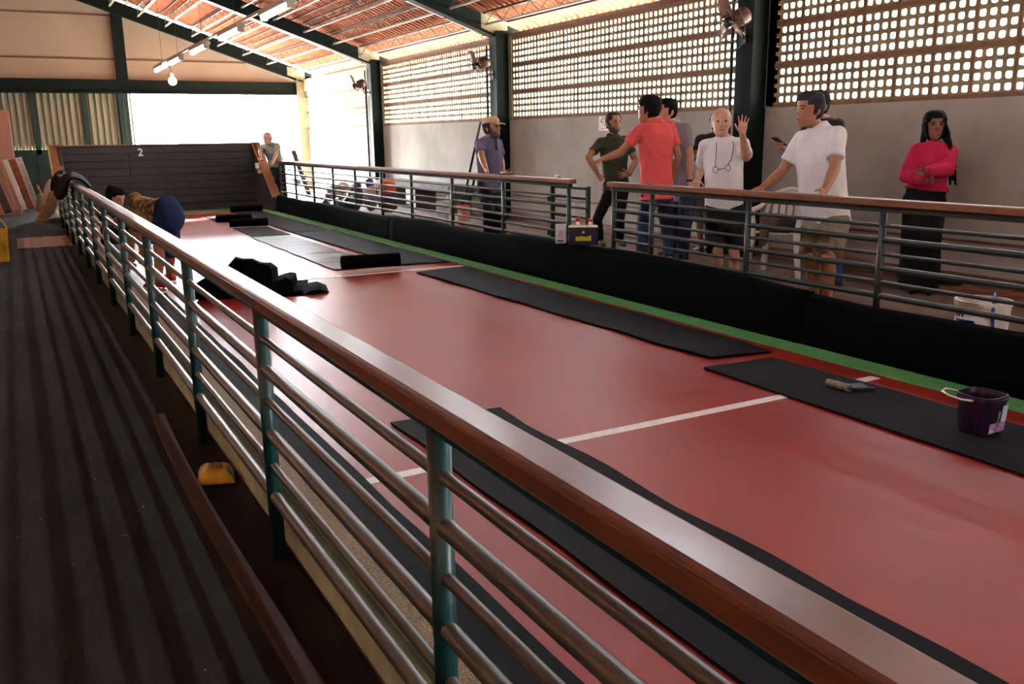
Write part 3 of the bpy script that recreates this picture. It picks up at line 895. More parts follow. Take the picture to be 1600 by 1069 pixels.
# ------------------------------------------------------------------ walkway things
pk = MB()
R = []
for k in range(9):
    y = 5.05 - 3.6 * k / 8
    x = 0.545 - 0.02 * math.sin(k * 0.6)
    R.append([(x - 0.032, y, 0.0), (x + 0.032, y, 0.0), (x + 0.03, y, 0.032), (x - 0.028, y, 0.03)])
solo('floor_batten', MB().rings(R), mat('batten_red', (66, 48, 44), 0.75, var=(46, 36, 34), vscale=6, stretch=(1, 0.2, 1)), 'worn reddish wooden batten lying along the dark walkway', 'plank', (0.545, 3.2, 0))
pb = thing('snack_packet', 'crumpled yellow plastic packet on the walkway by the curb', 'packet', (0.64, 3.98, 0.0))
c = V((0.645, 3.98, 0.0))
P = []
for i in range(11):
    row = []
    for j in range(9):
        u, v_ = i / 10 - 0.5, j / 8 - 0.5
        puff = max(0, (1 - (2 * u) ** 4) * (1 - (2 * v_) ** 4)) ** 0.6
        row.append(c + V((u * 0.15 + v_ * 0.03, v_ * 0.17 - u * 0.05, 0.014 + 0.05 * puff + 0.014 * puff * noise.noise(V((u * 9, v_ * 9, 1))))))
    P.append(row)
part('film', MB().slab(P, lambda i, j: V((0, 0, -(P[i][j].z - 0.004) * 0.98))), mat('packet_yellow', (220, 196, 40), 0.3, var=(196, 150, 20), vscale=18, spec=0.7), pb, smooth=True)
part('print', MB().slab([[p + V((0, 0, 0.002)) for p in r[2:6]] for r in P[3:8]], (0, 0, 0.001)), mat('packet_print', (190, 176, 150), 0.4, var=(92, 30, 26), vscale=26), pb, smooth=True)
part('corner', MB().slab([[p + V((0, 0, 0.002)) for p in r[1:4]] for r in P[8:11]], (0, 0, 0.001)), mat('packet_blue', (60, 140, 196), 0.4), pb, smooth=True)
bk = thing('yellow_pail', 'yellow plastic pail with drips and handle at the left edge', 'bucket', (-0.33, 13.35, 0))
c = (-0.33, 13.35)
C_ylw = mat('yellow_plastic', (226, 178, 40), 0.4, var=(206, 130, 30), vscale=7)
part('body', MB().rings([sq_ring(c, r, z, 0.2, 28, 5) for r, z in ((0.15, 0), (0.155, 0.01), (0.175, 0.38), (0.18, 0.38), (0.18, 0.41), (0.172, 0.41), (0.15, 0.05))]), C_ylw, bk)
part('handle', MB().tube([V((c[0], c[1], 0.39)) + V((0.182 * math.cos(t), 0.1 * math.cos(t) * 0, 0.20 * math.sin(t))) for t in (PI * k / 12 for k in range(13))], 0.008, 8), C_ylw, bk, smooth=True)
part('label', MB().box(c[0] - 0.06, c[0] + 0.075, c[1] - 0.186, c[1] - 0.172, 0.22, 0.28), mat('pail_mark', (70, 40, 20), 0.5), bk)
solo('cardboard_sheet', MB().slab([[V((x, y, 0.002 + 0.006 * max(0, noise.noise(V((x * 3, y * 3, 0)))))) for x in (-0.06, 0.15, 0.35, 0.5, 0.66)] for y in (14.75, 15.2, 15.6, 16.0, 16.4)], (0, 0, 0.005)),
     mat('cardboard', (146, 122, 96), 0.8, var=(112, 92, 74), vscale=5), 'flat tan cardboard sheet on the walkway behind the yellow pail', 'cardboard', (0.3, 15.6, 0))
def leaner(name, label, b, t, wd, th, m, y=21.5, dy=0.5, group=None, cat='board'):
    p0, p1 = at(*b, z=0.0), at(*t, y=y)
    p0 = at(*b, y=y - dy)
    p0.z = max(p0.z, 0.01)
    mb = MB().beam(p0, p1, wd, th, (0, 1, 0))
    return solo(name, mb, m, label, cat, (p0 + p1) / 2, group, bevel=0.004)
g = 'boards leaning in the far left corner'
C_brd = mat('board_brown', (140, 80, 46), 0.5, var=(110, 60, 36), vscale=5)
leaner('leaning_board', 'white ribbed board rightmost of the boards leaning at far left', (57, 327), (28, 247), 0.14, 0.05, mat('board_white', (206, 206, 204), 0.5, var=(150, 150, 150), vscale=20), 21.0, group=g)
leaner('leaning_board', 'reddish brown board leaning just left of the white ribbed one', (49, 326), (19, 250), 0.13, 0.05, C_brd, 20.8, group=g)
leaner('leaning_board', 'pale narrow board leaning left of the reddish brown one', (39, 328), (7, 250), 0.09, 0.04, mat('board_pale', (204, 200, 188), 0.5), 20.6, group=g)
leaner('leaning_board', 'tan wooden frame side leaning at the left of the board stack', (27, 330), (-2, 258), 0.07, 0.05, mat('board_tan', (150, 122, 92), 0.6), 20.4, group=g)
leaner('leaning_board', 'dark board leaning at the very left edge of the photo', (14, 332), (-14, 268), 0.14, 0.05, C_board2, 20.2, group=g)
leaner('leaning_board', 'second brown board leaning among the far left stack', (44, 330), (27, 258), 0.06, 0.04, C_brd, 21.4, group=g)
pnl = [at(-30, 178, y=22), at(13, 178, y=22), at(14, 250, y=22), at(-30, 250, y=22)]
solo('tall_panel', MB().prism([(-0.5, 22, 0.0), (0.09, 22, 0.0), (0.09, 22.12, 2.15), (0.05, 22.12, 2.2), (-0.5, 22.12, 2.2)], (0, 0.03, 0)), mat('panel_orange', (200, 124, 82), 0.3, var=(178, 138, 122), vscale=1.2), 'tall glossy orange brown panel standing at the left edge', 'panel', (-0.2, 22, 0), bevel=0.004)
bs = thing('broom', 'grey broom with orange handle standing by the leaning boards', 'broom', (0.3, 18.3, 0))
p0, p1 = at(66, 326, y=18.3), at(58, 290, y=18.6)
part('handle', MB().tube([at(66, 306, y=18.4), p1], 0.022, 8), mat('handle_orange', (176, 96, 52), 0.5), bs, smooth=True)
part('bristles', MB().rings([[V((p.x + r * math.cos(a), p.y + r * 0.6 * math.sin(a), p.z)) for a in (2 * PI * k / 14 for k in range(14))] for p, r in ((at(63, 302, y=18.4), 0.03), (at(66, 312, y=18.4), 0.10), (at(70, 326, y=18.4), 0.15), (at(71, 330, y=18.4), 0.13))]), mat('bristle_grey', (150, 138, 122), 0.9, var=(110, 100, 90), vscale=20), bs, smooth=True)
sk = [at(px, py, y=14.6 + 0.1 * k) for k, (px, py) in enumerate(((84, 302), (82, 316), (76, 330), (66, 340), (58, 349)))]
solo('twisted_sacking', MB().tube(sk, [0.06, 0.085, 0.08, 0.07, 0.015], 10), mat('sacking', (164, 138, 112), 0.9, var=(128, 104, 82), vscale=14), 'twisted tan sacking hanging down below the arched black mat', 'cloth', sk[2], smooth=True)
sk = [at(px, py, y=18.0) for px, py in ((78, 280), (76, 290), (75, 300), (77, 315), (80, 334))]
solo('pale_bundle', MB().tube(sk, [0.02, 0.06, 0.08, 0.09, 0.06], 10), mat('bundle_pale', (190, 184, 164), 0.9), 'pale cloth bundle standing at the railing end before the green panel', 'cloth', sk[1], smooth=True)
fk = MB()
for k in range(70):
    x, y = random.uniform(-0.35, 0.5), random.uniform(2.2, 9)
    s = random.uniform(0.0012, 0.0038)
    fk.obox((x, y, 0.002), (s, s * random.uniform(0.5, 1.6), 0.0015), Matrix.Rotation(random.uniform(0, 3), 3, 'Z'))
solo('paint_flakes', fk, mat('flake', (150, 144, 134), 0.7), 'tiny pale flakes of litter scattered on the walkway', 'litter', (0, 5, 0), kind='stuff')

# ------------------------------------------------------------------ things on the right platform
CZ = 0.415
def carton(name, label, c, hx, hy, h, rot, m, marks):
    t = thing(name, label, 'box', (c[0], c[1], CZ))
    Mr = Matrix.Rotation(rot, 3, 'Z')
    o = V((c[0], c[1], CZ))
    T = lambda x, y, z: o + Mr @ V((x, y, z))
    mb = MB()
    for x0, x1, y0, y1 in ((-hx, hx, -hy, -hy + 0.006), (-hx, hx, hy - 0.006, hy), (-hx, -hx + 0.006, -hy, hy), (hx - 0.006, hx, -hy, hy)):
        mb.add([T(x, y, z) for z in (0, h) for x, y in ((x0, y0), (x1, y0), (x1, y1), (x0, y1))], [(3, 2, 1, 0), (4, 5, 6, 7), (0, 1, 5, 4), (1, 2, 6, 5), (2, 3, 7, 6), (3, 0, 4, 7)])
    mb.add([T(x, y, z) for z in (0, 0.006) for x, y in ((-hx, -hy), (hx, -hy), (hx, hy), (-hx, hy))], [(3, 2, 1, 0), (4, 5, 6, 7), (0, 1, 5, 4), (1, 2, 6, 5), (2, 3, 7, 6), (3, 0, 4, 7)])
    part('carton', mb, m, t)
    return t, T, Mr
nx, T, Mr = carton('drinks_carton', 'navy blue carton with yellow lettering and red capped bottles', (5.03, 7.60), 0.15, 0.11, 0.18, math.radians(-32), mat('carton_navy', (20, 20, 52), 0.5), None)
C_ylet = mat('letter_yellow', (206, 190, 40), 0.5)
def blob_word(w, h, n, place, seed):
    """a row of heavy, worn, blurred letters"""
    rnd = random.Random(seed)
    for k in range(n):
        x0 = -w / 2 + w * k / n
        hh = h * rnd.uniform(0.85, 1.05)
        part('letter', MB().prism([place(x0 + 0.001, 0), place(x0 + w / n - 0.002, 0), place(x0 + w / n - 0.002, hh), place(x0 + 0.003, hh * rnd.uniform(0.9, 1.0))], place(0, 0, 1) - place(0, 0)), C_ylet, nx)
blob_word(0.16, 0.05, 6, lambda x, z, d=0: T(x, -0.1105 - 0.002 * d, 0.045 + z), 3)
blob_word(0.12, 0.05, 4, lambda x, z, d=0: T(-0.1505 - 0.002 * d, -x, 0.045 + z), 5)
part('emblem', MB().prism([T(-0.01, -0.111, 0.12), T(0.01, -0.111, 0.12), T(0.013, -0.111, 0.132), T(0, -0.111, 0.15), T(-0.013, -0.111, 0.132)], Mr @ V((0, -0.002, 0))), C_ylet, nx)
part('emblem', MB().prism([T(-0.151, -0.01, 0.12), T(-0.151, 0.01, 0.12), T(-0.151, 0.013, 0.132), T(-0.151, 0, 0.15), T(-0.151, -0.013, 0.132)], Mr @ V((-0.002, 0, 0))), C_ylet, nx)
part('flap', MB().slab([[T(-0.15, -0.11, 0.18), T(0.15, -0.11, 0.18)], [T(-0.14, -0.05, 0.196), T(0.14, -0.05, 0.196)]], (0, 0, 0.004)), mat('carton_inside', (206, 190, 160), 0.7), nx)
wx, T2, Mr2 = carton('white_carton', 'plain white carton left of the navy drinks carton', (4.905, 7.83), 0.055, 0.07, 0.19, math.radians(-32), mat('carton_white', (214, 212, 216), 0.6), None)
part('print', MB().tube([T2(0.018 * math.cos(a), -0.072, 0.10 + 0.035 * math.sin(a)) for a in (2 * PI * k / 20 for k in range(21))], 0.002, 5), mat('print_brown', (170, 120, 90), 0.6), wx)
part('print', MB().tube([T2(-0.01, -0.072, 0.07), T2(-0.004, -0.072, 0.125), T2(0.003, -0.072, 0.075), T2(0.009, -0.072, 0.13)], 0.002, 5), MATS['print_brown'], wx)
part('print', MB().prism([T2(-0.035, -0.0705, 0.02), T2(0.03, -0.0705, 0.02), T2(0.03, -0.0705, 0.035), T2(-0.035, -0.0705, 0.035)], Mr2 @ V((0, -0.001, 0))), C_black, wx)
C_red = mat('cap_red', (206, 40, 40), 0.4)
C_milk = mat('bottle_milky', (232, 228, 218), 0.3)
for k, (x, y) in enumerate(((-0.05, 0.05), (0.07, -0.02))):
    p = T(x, y, 0.006)
    b = thing('drink_bottle', ['milky bottle with red cap, left one in the navy carton', 'milky bottle with red cap, right one in the navy carton'][k], 'bottle', p, 'red capped bottles')
    part('bottle_body', MB().lathe(p, [(0.034, 0), (0.036, 0.02), (0.036, 0.15), (0.018, 0.2), (0.016, 0.225)], 16), C_milk, b, smooth=True)
    part('bottle_cap', MB().lathe(p + V((0, 0, 0.222)), [(0.023, 0), (0.024, 0.028), (0.018, 0.034)], 16), C_red, b, smooth=True)

# poster on the wall
ps = thing('wall_poster', 'small white notice with a red outline map on the wall', 'poster', (WX - 0.004, 10.9, 1.63))
a, b = at(936, 182, x=WX), at(952, 204, x=WX)
y0, y1, z0, z1 = a.y, b.y, b.z, a.z
part('sheet', MB().box(WX - 0.004, WX, min(y0, y1), max(y0, y1), z0, z1), mat('paper', (236, 226, 220), 0.6), ps)
o_ = lambda u, v_: (WX - 0.006, y0 + (y1 - y0) * u, z0 + (z1 - z0) * v_)
part('outline', MB().tube([o_(u, v_) for u, v_ in ((0.2, 0.62), (0.3, 0.8), (0.42, 0.88), (0.62, 0.9), (0.8, 0.8), (0.88, 0.66), (0.8, 0.5), (0.66, 0.36), (0.55, 0.4), (0.45, 0.56), (0.2, 0.62))], 0.006, 5), mat('print_red', (190, 70, 66), 0.6), ps)
part('lettering', MB().box(WX - 0.0055, WX - 0.004, min(o_(0.2, 0)[1], o_(0.8, 0)[1]), max(o_(0.2, 0)[1], o_(0.8, 0)[1]), o_(0, 0.12)[2], o_(0, 0.16)[2]), MATS['print_red'], ps)

# white plastic chair
CC = V((6.62, 6.45, PZ))
ch = thing('plastic_chair', 'white plastic armchair with a bag on it behind the railing', 'chair', CC)
crot = math.radians(118)
Mc = Matrix.Rotation(crot, 3, 'Z')
K = lambda x, y, z: CC + Mc @ V((x, y, z))           # chair frame: y forward
for sx in (-1, 1):
    part('leg', MB().rings([[K(sx * (0.27 + a_), 0.24 + b_, 0.0) for a_, b_ in ((-0.03, -0.03), (0.02, -0.03), (0.02, 0.02), (-0.03, 0.02))], [K(sx * (0.22 + a_), 0.20 + b_, 0.42) for a_, b_ in ((-0.035, -0.04), (0.03, -0.04), (0.03, 0.03), (-0.035, 0.03))], [K(sx * (0.235 + a_), 0.19 + b_, 0.62) for a_, b_ in ((-0.02, -0.03), (0.02, -0.03), (0.02, 0.02), (-0.02, 0.02))]]), C_whiteplastic, ch, bevel=0.006)
    part('leg', MB().rings([[K(sx * (0.25 + a_), -0.30 + b_, 0.0) for a_, b_ in ((-0.03, -0.03), (0.02, -0.03), (0.02, 0.02), (-0.03, 0.02))], [K(sx * (0.20 + a_), -0.20 + b_, 0.43) for a_, b_ in ((-0.04, -0.04), (0.03, -0.04), (0.03, 0.03), (-0.04, 0.03))]]), C_whiteplastic, ch, bevel=0.006)
    part('armrest', MB().tube([K(sx * 0.235, 0.22, 0.62), K(sx * 0.26, 0.1, 0.655), K(sx * 0.265, -0.08, 0.66), K(sx * 0.24, -0.24, 0.70)], [0.022, 0.028, 0.028, 0.02], 8), C_whiteplastic, ch, smooth=True)
P = [[K(0.22 * s_, 0.22 - 0.44 * t_, 0.43 - 0.03 * t_ + 0.012 * s_ * s_) for s_ in (-1, -0.5, 0, 0.5, 1)] for t_ in (0, 0.25, 0.5, 0.75, 1)]
part('seat', MB().slab(P, (0, 0, 0.016)), C_whiteplastic, ch, bevel=0.004)
fr_ = MB()
arc = [K(0.235 * math.cos(t), -0.235 - 0.10 * math.sin(t), 0.46 + 0.38 * (math.sin(t) ** 0.6)) for t in (PI * k / 14 for k in range(15))]
fr_.tube(arc, 0.022, 8)
part('back_frame', fr_, C_whiteplastic, ch, smooth=True)
for k in range(5):
    x = -0.15 + 0.075 * k
    part('slat', MB().obox(K(x, -0.285, 0.62), (0.024, 0.006, 0.21), Mc @ Matrix.Rotation(0.22, 3, 'X')), C_whiteplastic, ch)
part('top_rail', MB().slab([[K(0.2 * s_, -0.325 - 0.01 * (1 - s_ * s_), 0.74 + 0.06 * t_ * (1 - 0.4 * s_ * s_) + 0.02 * (1 - s_ * s_)) for s_ in (-1, -0.5, 0, 0.5, 1)] for t_ in (0, 1)], Mc @ V((0, 0.014, 0))), C_whiteplastic, ch)
bg_ = thing('shoulder_bag', 'slumped brown and black bag lying on the white chair', 'bag', K(0, 0, 0.45))
part('bag_body', MB().ball(K(0.03, 0.05, 0.53), (0.17, 0.12, 0.095), 18, 10, Mc), mat('bag_brown', (140, 102, 78), 0.7, var=(74, 48, 36), vscale=14), bg_, smooth=True)
part('bag_flap', MB().ball(K(-0.08, 0.08, 0.52), (0.11, 0.12, 0.085), 16, 9, Mc), mat('bag_black', (28, 24, 24), 0.6), bg_, smooth=True)
part('bag_hang', MB().ball(K(0.1, 0.22, 0.42), (0.05, 0.03, 0.11), 12, 8, Mc), MATS['bag_brown'], bg_, smooth=True)

# planks, can, rags by the woman
solo('floor_plank', MB().box(6.98, 7.16, 3.2, 5.02, PZ, PZ + 0.085), C_trimred, 'long reddish brown plank lying along the wall behind the white bucket', 'plank', (7.05, 4.1, PZ), bevel=0.004)
solo('floor_plank', MB().box(6.9, 7.06, 4.95, 5.85, PZ, PZ + 0.06), mat('plank_brown', (112, 78, 54), 0.7, var=(80, 54, 40), vscale=8), 'short darker plank on the floor in front of the woman', 'plank', (7.0, 5.4, PZ), bevel=0.004)
rg = MB()
for k in range(5): rg.ball((7.06 + random.uniform(-0.05, 0.05), 4.98 - 0.05 * k, PZ + 0.105 + random.uniform(-0.005, 0.02)), (0.045, 0.05, 0.028), 10, 6)
solo('dark_rag', rg, mat('rag', (34, 32, 36), 0.8), 'crumpled dark rag lying on the plank right of the tall can', 'rag', (7.06, 4.9, PZ + 0.1), smooth=True)
tc = V((6.96, 5.2, PZ + 0.062))
cn = thing('spray_can', 'tall white and blue can standing on the plank by the woman', 'can', tc)
part('can_body', MB().lathe(tc, [(0.043, 0), (0.045, 0.004), (0.045, 0.166), (0.043, 0.17), (0.043, 0.176), (0.038, 0.174)], 20), mat('can_grey', (196, 196, 192), 0.4), cn, smooth=True)
for z0, z1, m in ((0.018, 0.095, mat('can_paleblue', (196, 218, 246), 0.4)), (0.1, 0.135, MATS['can_paleblue']), (0.135, 0.164, mat('can_blue', (70, 128, 210), 0.4))):
    part('can_label', MB().rings([[tc + V((0.0462 * math.cos(a), 0.0462 * math.sin(a), z)) for a in (math.radians(-165 + 14 * k) for k in range(9))] for z in (z0, z1)], cap=False, close=False), m, cn, smooth=True)
bp = at(1537, 468, z=PZ + 0.33)
bp.z = PZ
pb = thing('paint_pail', 'big white paint pail with blue band and blue strap', 'bucket', bp)
part('pail_body', MB().lathe(bp, [(0.145, 0), (0.15, 0.01), (0.165, 0.30), (0.172, 0.30), (0.172, 0.33), (0.16, 0.33), (0.14, 0.02)], 32), C_whiteplastic, pb, smooth=False)
tocam = math.atan2(-bp.y, -bp.x)
def on_pail(a, z, lift=0.002):
    r = 0.15 + 0.015 * z / 0.30 + lift
    return bp + V((r * math.cos(a), r * math.sin(a), z))
part('blue_band', MB().rings([[on_pail(tocam - 0.25 + 0.9 * (1 - k / 10) - 0.9 + 0.0, z) for k in range(11)] for z in (0.07, 0.212)], cap=False, close=False), mat('band_blue', (24, 66, 190), 0.4), pb, smooth=True)
def wrap_text(s, size, z, a0, m, dirn=1):
    for k, chh in enumerate(s):
        a = a0 + dirn * size * 0.72 * k / 0.16
        p = on_pail(a, z, 0.003)
        n = V((math.cos(a), math.sin(a), 0))
        text('lettering', chh, size, face_m(p, V((0, 0, 1)).cross(n), (0, 0, 1)), m, pb, 0.0008)
wrap_text('BRANCA', 0.045, 0.178, tocam - 0.95, mat('letter_pale', (226, 230, 240), 0.5))
wrap_text('AN', 0.055, 0.245, tocam - 1.05, C_black)
part('strap', MB().tube([bp + V((0.62, 0.42, 0.21)), bp + V((0.4, 0.22, 0.28)), bp + V((0.15, 0.02, 0.35)), on_pail(tocam + 0.35, 0.30, 0.006), on_pail(tocam + 0.42, 0.15, 0.006), on_pail(tocam + 0.45, 0.02, 0.006)], 0.011, 8), mat('strap_blue', (40, 56, 130), 0.5), pb, smooth=True)

# items along the far part of the platform
sb = thing('stone_bench', 'rough grey concrete bench slab along the wall behind the sacks', 'bench', (7.2, 16.3, PZ))
part('bench_slab', MB().slab([[(x, 14.75 + 0.31 * k, 0.53 + 0.012 * noise.noise(V((x * 3, k, 0)))) for x in (6.85, 7.0, 7.2, 7.45)] for k in range(13)], (0, 0, 0.10)), mat('concrete_grey', (120, 118, 112), 0.9, var=(94, 92, 88), vscale=9, bump=0.4, bscale=30), sb)
for y in (15.0, 16.6, 18.2): part('bench_leg', MB().box(6.95, 7.4, y - 0.08, y + 0.08, PZ, 0.54), C_plat, sb)
def pail(name, label, x, y, r, h, m, band=None):
    p = V((x, y, PZ))
    t = thing(name, label, 'bucket', p)
    part('pail_body', MB().lathe(p, [(r * 0.88, 0), (r, h - 0.03), (r * 1.05, h - 0.03), (r * 1.05, h), (r * 0.94, h), (r * 0.8, 0.02)], 20), m, t, smooth=False)
    if band: part('pail_label', MB().lathe(p, [(r * 0.94, h * 0.15), (r * 1.005, h * 0.7)], 20, cap=False), band, t, smooth=True)
pail('paint_pail', 'small white and blue pail on the floor before the bench', 6.35, 13.92, 0.11, 0.34, C_whiteplastic, mat('pail_bluewhite', (150, 180, 222), 0.5, var=(236, 238, 240), vscale=9))
pail('paint_pail', 'orange and white pail beside the poles, right of the blue one', 6.35, 13.1, 0.1, 0.32, mat('pail_orange', (214, 110, 62), 0.5), mat('pail_cream', (224, 214, 200), 0.5, var=(206, 96, 50), vscale=7))
def pole(label, b, t, r, yb, yt):
    p0, p1 = at(*b, z=PZ + 0.01), at(*t, y=yt)
    q = thing('leaning_pole', label, 'pole', p0, 'dark poles leaning on the wall')
    part('shaft', MB().tube([p0, p1], r, 8), C_black, q, smooth=True)
    d = (p1 - p0)
    part('pole_end', MB().tube([p0 + d * 0.02, p0 + d * 0.12], r * 1.15, 8), mat('pole_tape', (120, 84, 60), 0.6), q, smooth=True)
pole('long dark pole leaning left of the man in the cap, taller one', (717, 345), (751, 191), 0.022, 0, 14.35)
pole('shorter dark pole leaning behind the railing beside the tall one', (728, 336), (742, 276), 0.024, 0, 14.2)
def sack(name, label, parts, cat='sack', g=None):
    c = parts[0][1]
    t = thing(name, label, cat, (c.x, c.y, PZ))
    for nm, c, r, m in parts:
        mb = MB().ball(c, r, 16, 10)
        mb.v = [p + (p - c).normalized() * 0.04 * noise.noise(p * 9) + V((0, 0, 0.02 * noise.noise(p * 14))) for p in mb.v]
        for p in mb.v: p.z = max(p.z, PZ + 0.003)
        part(nm, mb, m, t, smooth=True)
C_glossblk = mat('bag_gloss_black', (20, 20, 22), 0.22, spec=0.7, bump=0.8, bscale=9, dist=0.1)
C_oliveblk = mat('bag_dark_olive', (52, 50, 46), 0.6, var=(34, 34, 32), vscale=9)
C_clear = mat('bag_silver', (176, 176, 170), 0.35, var=(140, 140, 134), vscale=12, bump=0.6, bscale=12, dist=0.1)
C_tan = mat('sack_tan', (196, 168, 136), 0.8, var=(160, 130, 100), vscale=9)
S = lambda px, py, y: at(px, py, x=5.62 if y < 15.35 and py > 318 else 5.85 + (16.2 - y) * 0.12)
sack('rubbish_bag', 'grey plastic rubbish bag topped with tan cloth, leftmost of the pile', [('bag_body', S(525, 305, 16.2), (0.24, 0.2, 0.2), C_clear), ('bag_top', S(536, 293, 16.2), (0.16, 0.15, 0.10), C_tan), ('bag_side', S(517, 300, 16.1), (0.13, 0.13, 0.14), C_clear)])
sack('rubbish_bag', 'glossy black rubbish bag low behind the curb mat', [('bag_body', S(530, 322, 15.2), (0.17, 0.34, 0.15), C_glossblk), ('bag_side', S(512, 322, 15.4), (0.15, 0.15, 0.16), C_glossblk), ('bag_side', S(550, 320, 15.1), (0.16, 0.16, 0.18), C_glossblk)])
sack('rubbish_bag', 'tall dark olive bag in the middle of the pile', [('bag_body', S(557, 306, 15.3), (0.17, 0.16, 0.24), C_oliveblk), ('bag_top', S(558, 292, 15.3), (0.09, 0.09, 0.10), C_oliveblk)])
C_cem = mat('sack_bluewhite', (206, 198, 182), 0.7, var=(66, 84, 140), vscale=5)
sack('cement_sack', 'white and blue sack with a blue top in the pile', [('sack_body', S(579, 312, 14.9), (0.15, 0.13, 0.22), C_cem), ('sack_top', S(577, 287, 14.9), (0.09, 0.08, 0.10), mat('sack_blue', (40, 48, 120), 0.6)), ('sack_fold', S(578, 300, 14.9), (0.12, 0.11, 0.12), C_tan)])
sack('orange_sack', 'bright orange sack on top of a dark bundle, rightmost of the pile', [('sack_body', S(604, 292, 14.6), (0.19, 0.15, 0.14), mat('sack_orange', (226, 108, 50), 0.6, var=(196, 84, 40), vscale=8)), ('sack_front', S(599, 300, 14.5), (0.12, 0.1, 0.1), mat('sack_orangewhite', (230, 190, 160), 0.6, var=(222, 100, 50), vscale=8))])
sack('dark_bundle', 'dark brown and grey bundle below the orange sack', [('bundle_body', S(606, 316, 14.4), (0.2, 0.16, 0.2), mat('bundle_brown', (92, 66, 52), 0.7, var=(44, 38, 40), vscale=10))])
leaner('leaning_board', 'narrow dark board leaning by the far doorway behind the old man', (486, 316), (458, 236), 0.11, 0.04, C_board2, 22.6, 0.6)
solo('rail_stick', MB().tube([at(783, 274, x=RX + 0.0) + V((0, 0, 0.03)), at(803, 273, x=RX + 0.0) + V((0, 0, 0.02))], 0.018, 8), C_cap, 'short wooden stick lying on the handrail right of the man in cap', 'stick', (RX, 9.2, 1.08), smooth=True)
fx = at(870, 279, x=RX)
fx.z = 1.062
sf = thing('fastener', 'small white clips lying on the handrail end above the boxes', 'clip', fx)
part('clip', MB().ball(fx + V((0, 0, 0.018)), (0.018, 0.03, 0.018), 10, 6), C_white, sf, smooth=True)
part('clip', MB().ball(fx + V((0.0, -0.06, 0.012)), (0.012, 0.014, 0.012), 10, 6), C_bronze, sf, smooth=True)
# pale blue car parked outside beyond the doorway
cp = V((8.2, 33.0, -0.16))
cr_ = thing('car', 'pale blue car outside the doorway, washed out by daylight', 'car', cp)
cbod = MB()
sec = [(-2.0, 0.35, 0.62), (-1.95, 0.3, 0.85), (-1.2, 0.28, 0.95), (-0.9, 0.28, 1.0), (-0.3, 0.28, 1.02), (0.9, 0.28, 1.02), (1.7, 0.28, 0.98), (2.0, 0.34, 0.8)]
cbod.rings([[cp + V((x, sy * 0.82, z)) for sy, z in ((-1, z0), (1, z0), (1.03, (z0 + z1) / 2), (0.96, z1), (-0.96, z1), (-1.03, (z0 + z1) / 2))] for x, z0, z1 in sec])
part('body', cbod, mat('car_blue', (150, 196, 232), 0.3, coat=0.6), cr_, smooth=False, bevel=0.03)
part('cabin', MB().rings([[cp + V((x0, sy * 0.78, 1.0)) for x0, sy in ((-1.0, -1), (1.5, -1), (1.5, 1), (-1.0, 1))], [cp + V((x0, sy * 0.62, 1.45)) for x0, sy in ((-0.3, -1), (1.0, -1), (1.0, 1), (-0.3, 1))]]), mat('car_glass', (60, 74, 84), 0.1), cr_, bevel=0.02)
for x in (-1.25, 1.25):
    for sy in (-1, 1): part('wheel', MB().lathe(cp + V((x, sy * 0.8, 0.31)), [(0.2, -0.09), (0.31, -0.07), (0.31, 0.07), (0.2, 0.09)], 20, (0, 1, 0)), C_black, cr_, smooth=True)

# ------------------------------------------------------------------ people
VH = V((math.sin(YAW), math.cos(YAW), 0))            # level direction the camera looks along
RH = V((math.cos(YAW), -math.sin(YAW), 0))
UP = V((0, 0, 1))
HEADP = [(-0.118, 0.022, 0.080, -0.040), (-0.108, 0.040, 0.088, 0.010), (-0.085, 0.055, 0.092, 0.045), (-0.055, 0.064, 0.094, 0.072), (-0.02, 0.070, 0.094, 0.090),
         (0.015, 0.075, 0.094, 0.098), (0.045, 0.077, 0.092, 0.101), (0.072, 0.072, 0.082, 0.096), (0.094, 0.058, 0.062, 0.080), (0.108, 0.038, 0.040, 0.055), (0.115, 0.012, 0.012, 0.02)]
class Frame:
    def __init__(s, o, f, u):
        s.o, s.u = V(o), V(u).normalized()
        f = V(f)
        s.f = (f - s.u * f.dot(s.u)).normalized()
        s.l = s.u.cross(s.f)                           # own left
    def __call__(s, l, f, u): return s.o + s.l * l + s.f * f + s.u * u
    def rot(s): return Matrix((s.l, s.f, s.u)).transposed()
def reach(p, px, L, sign):
    d = ray(*px).normalized()
    o = V((0, 0, H)) - p
    b = o.dot(d)
    q = b * b - (o.dot(o) - L * L)
    if q <= 0:
        c = V((0, 0, H)) + d * (-b)
        return p + (c - p).normalized() * L
    return V((0, 0, H)) + d * (-b + sign * math.sqrt(q))
PEND = []
def pend(mb, origin, vox, smooth):
    me = mesh_of('tmp', mb, origin, False)
    o = bpy.data.objects.new('tmp', me)
    COL.objects.link(o)
    r = o.modifiers.new('r', 'REMESH')
    r.mode = 'VOXEL'
    r.voxel_size = vox
    if smooth:
        sm = o.modifiers.new('s', 'SMOOTH')
        sm.factor = 0.6
        sm.iterations = smooth
    return o
JOBS = []
def job(name, mbs, m, root, label=None, wrinkle=0.0):
    """mbs: list of (MB, voxel, smooth); meshed together later as ONE mesh"""
    JOBS.append((name, [pend(mb, BASE[root.name], vx, sm) for mb, vx, sm in mbs], m, root, label, wrinkle))
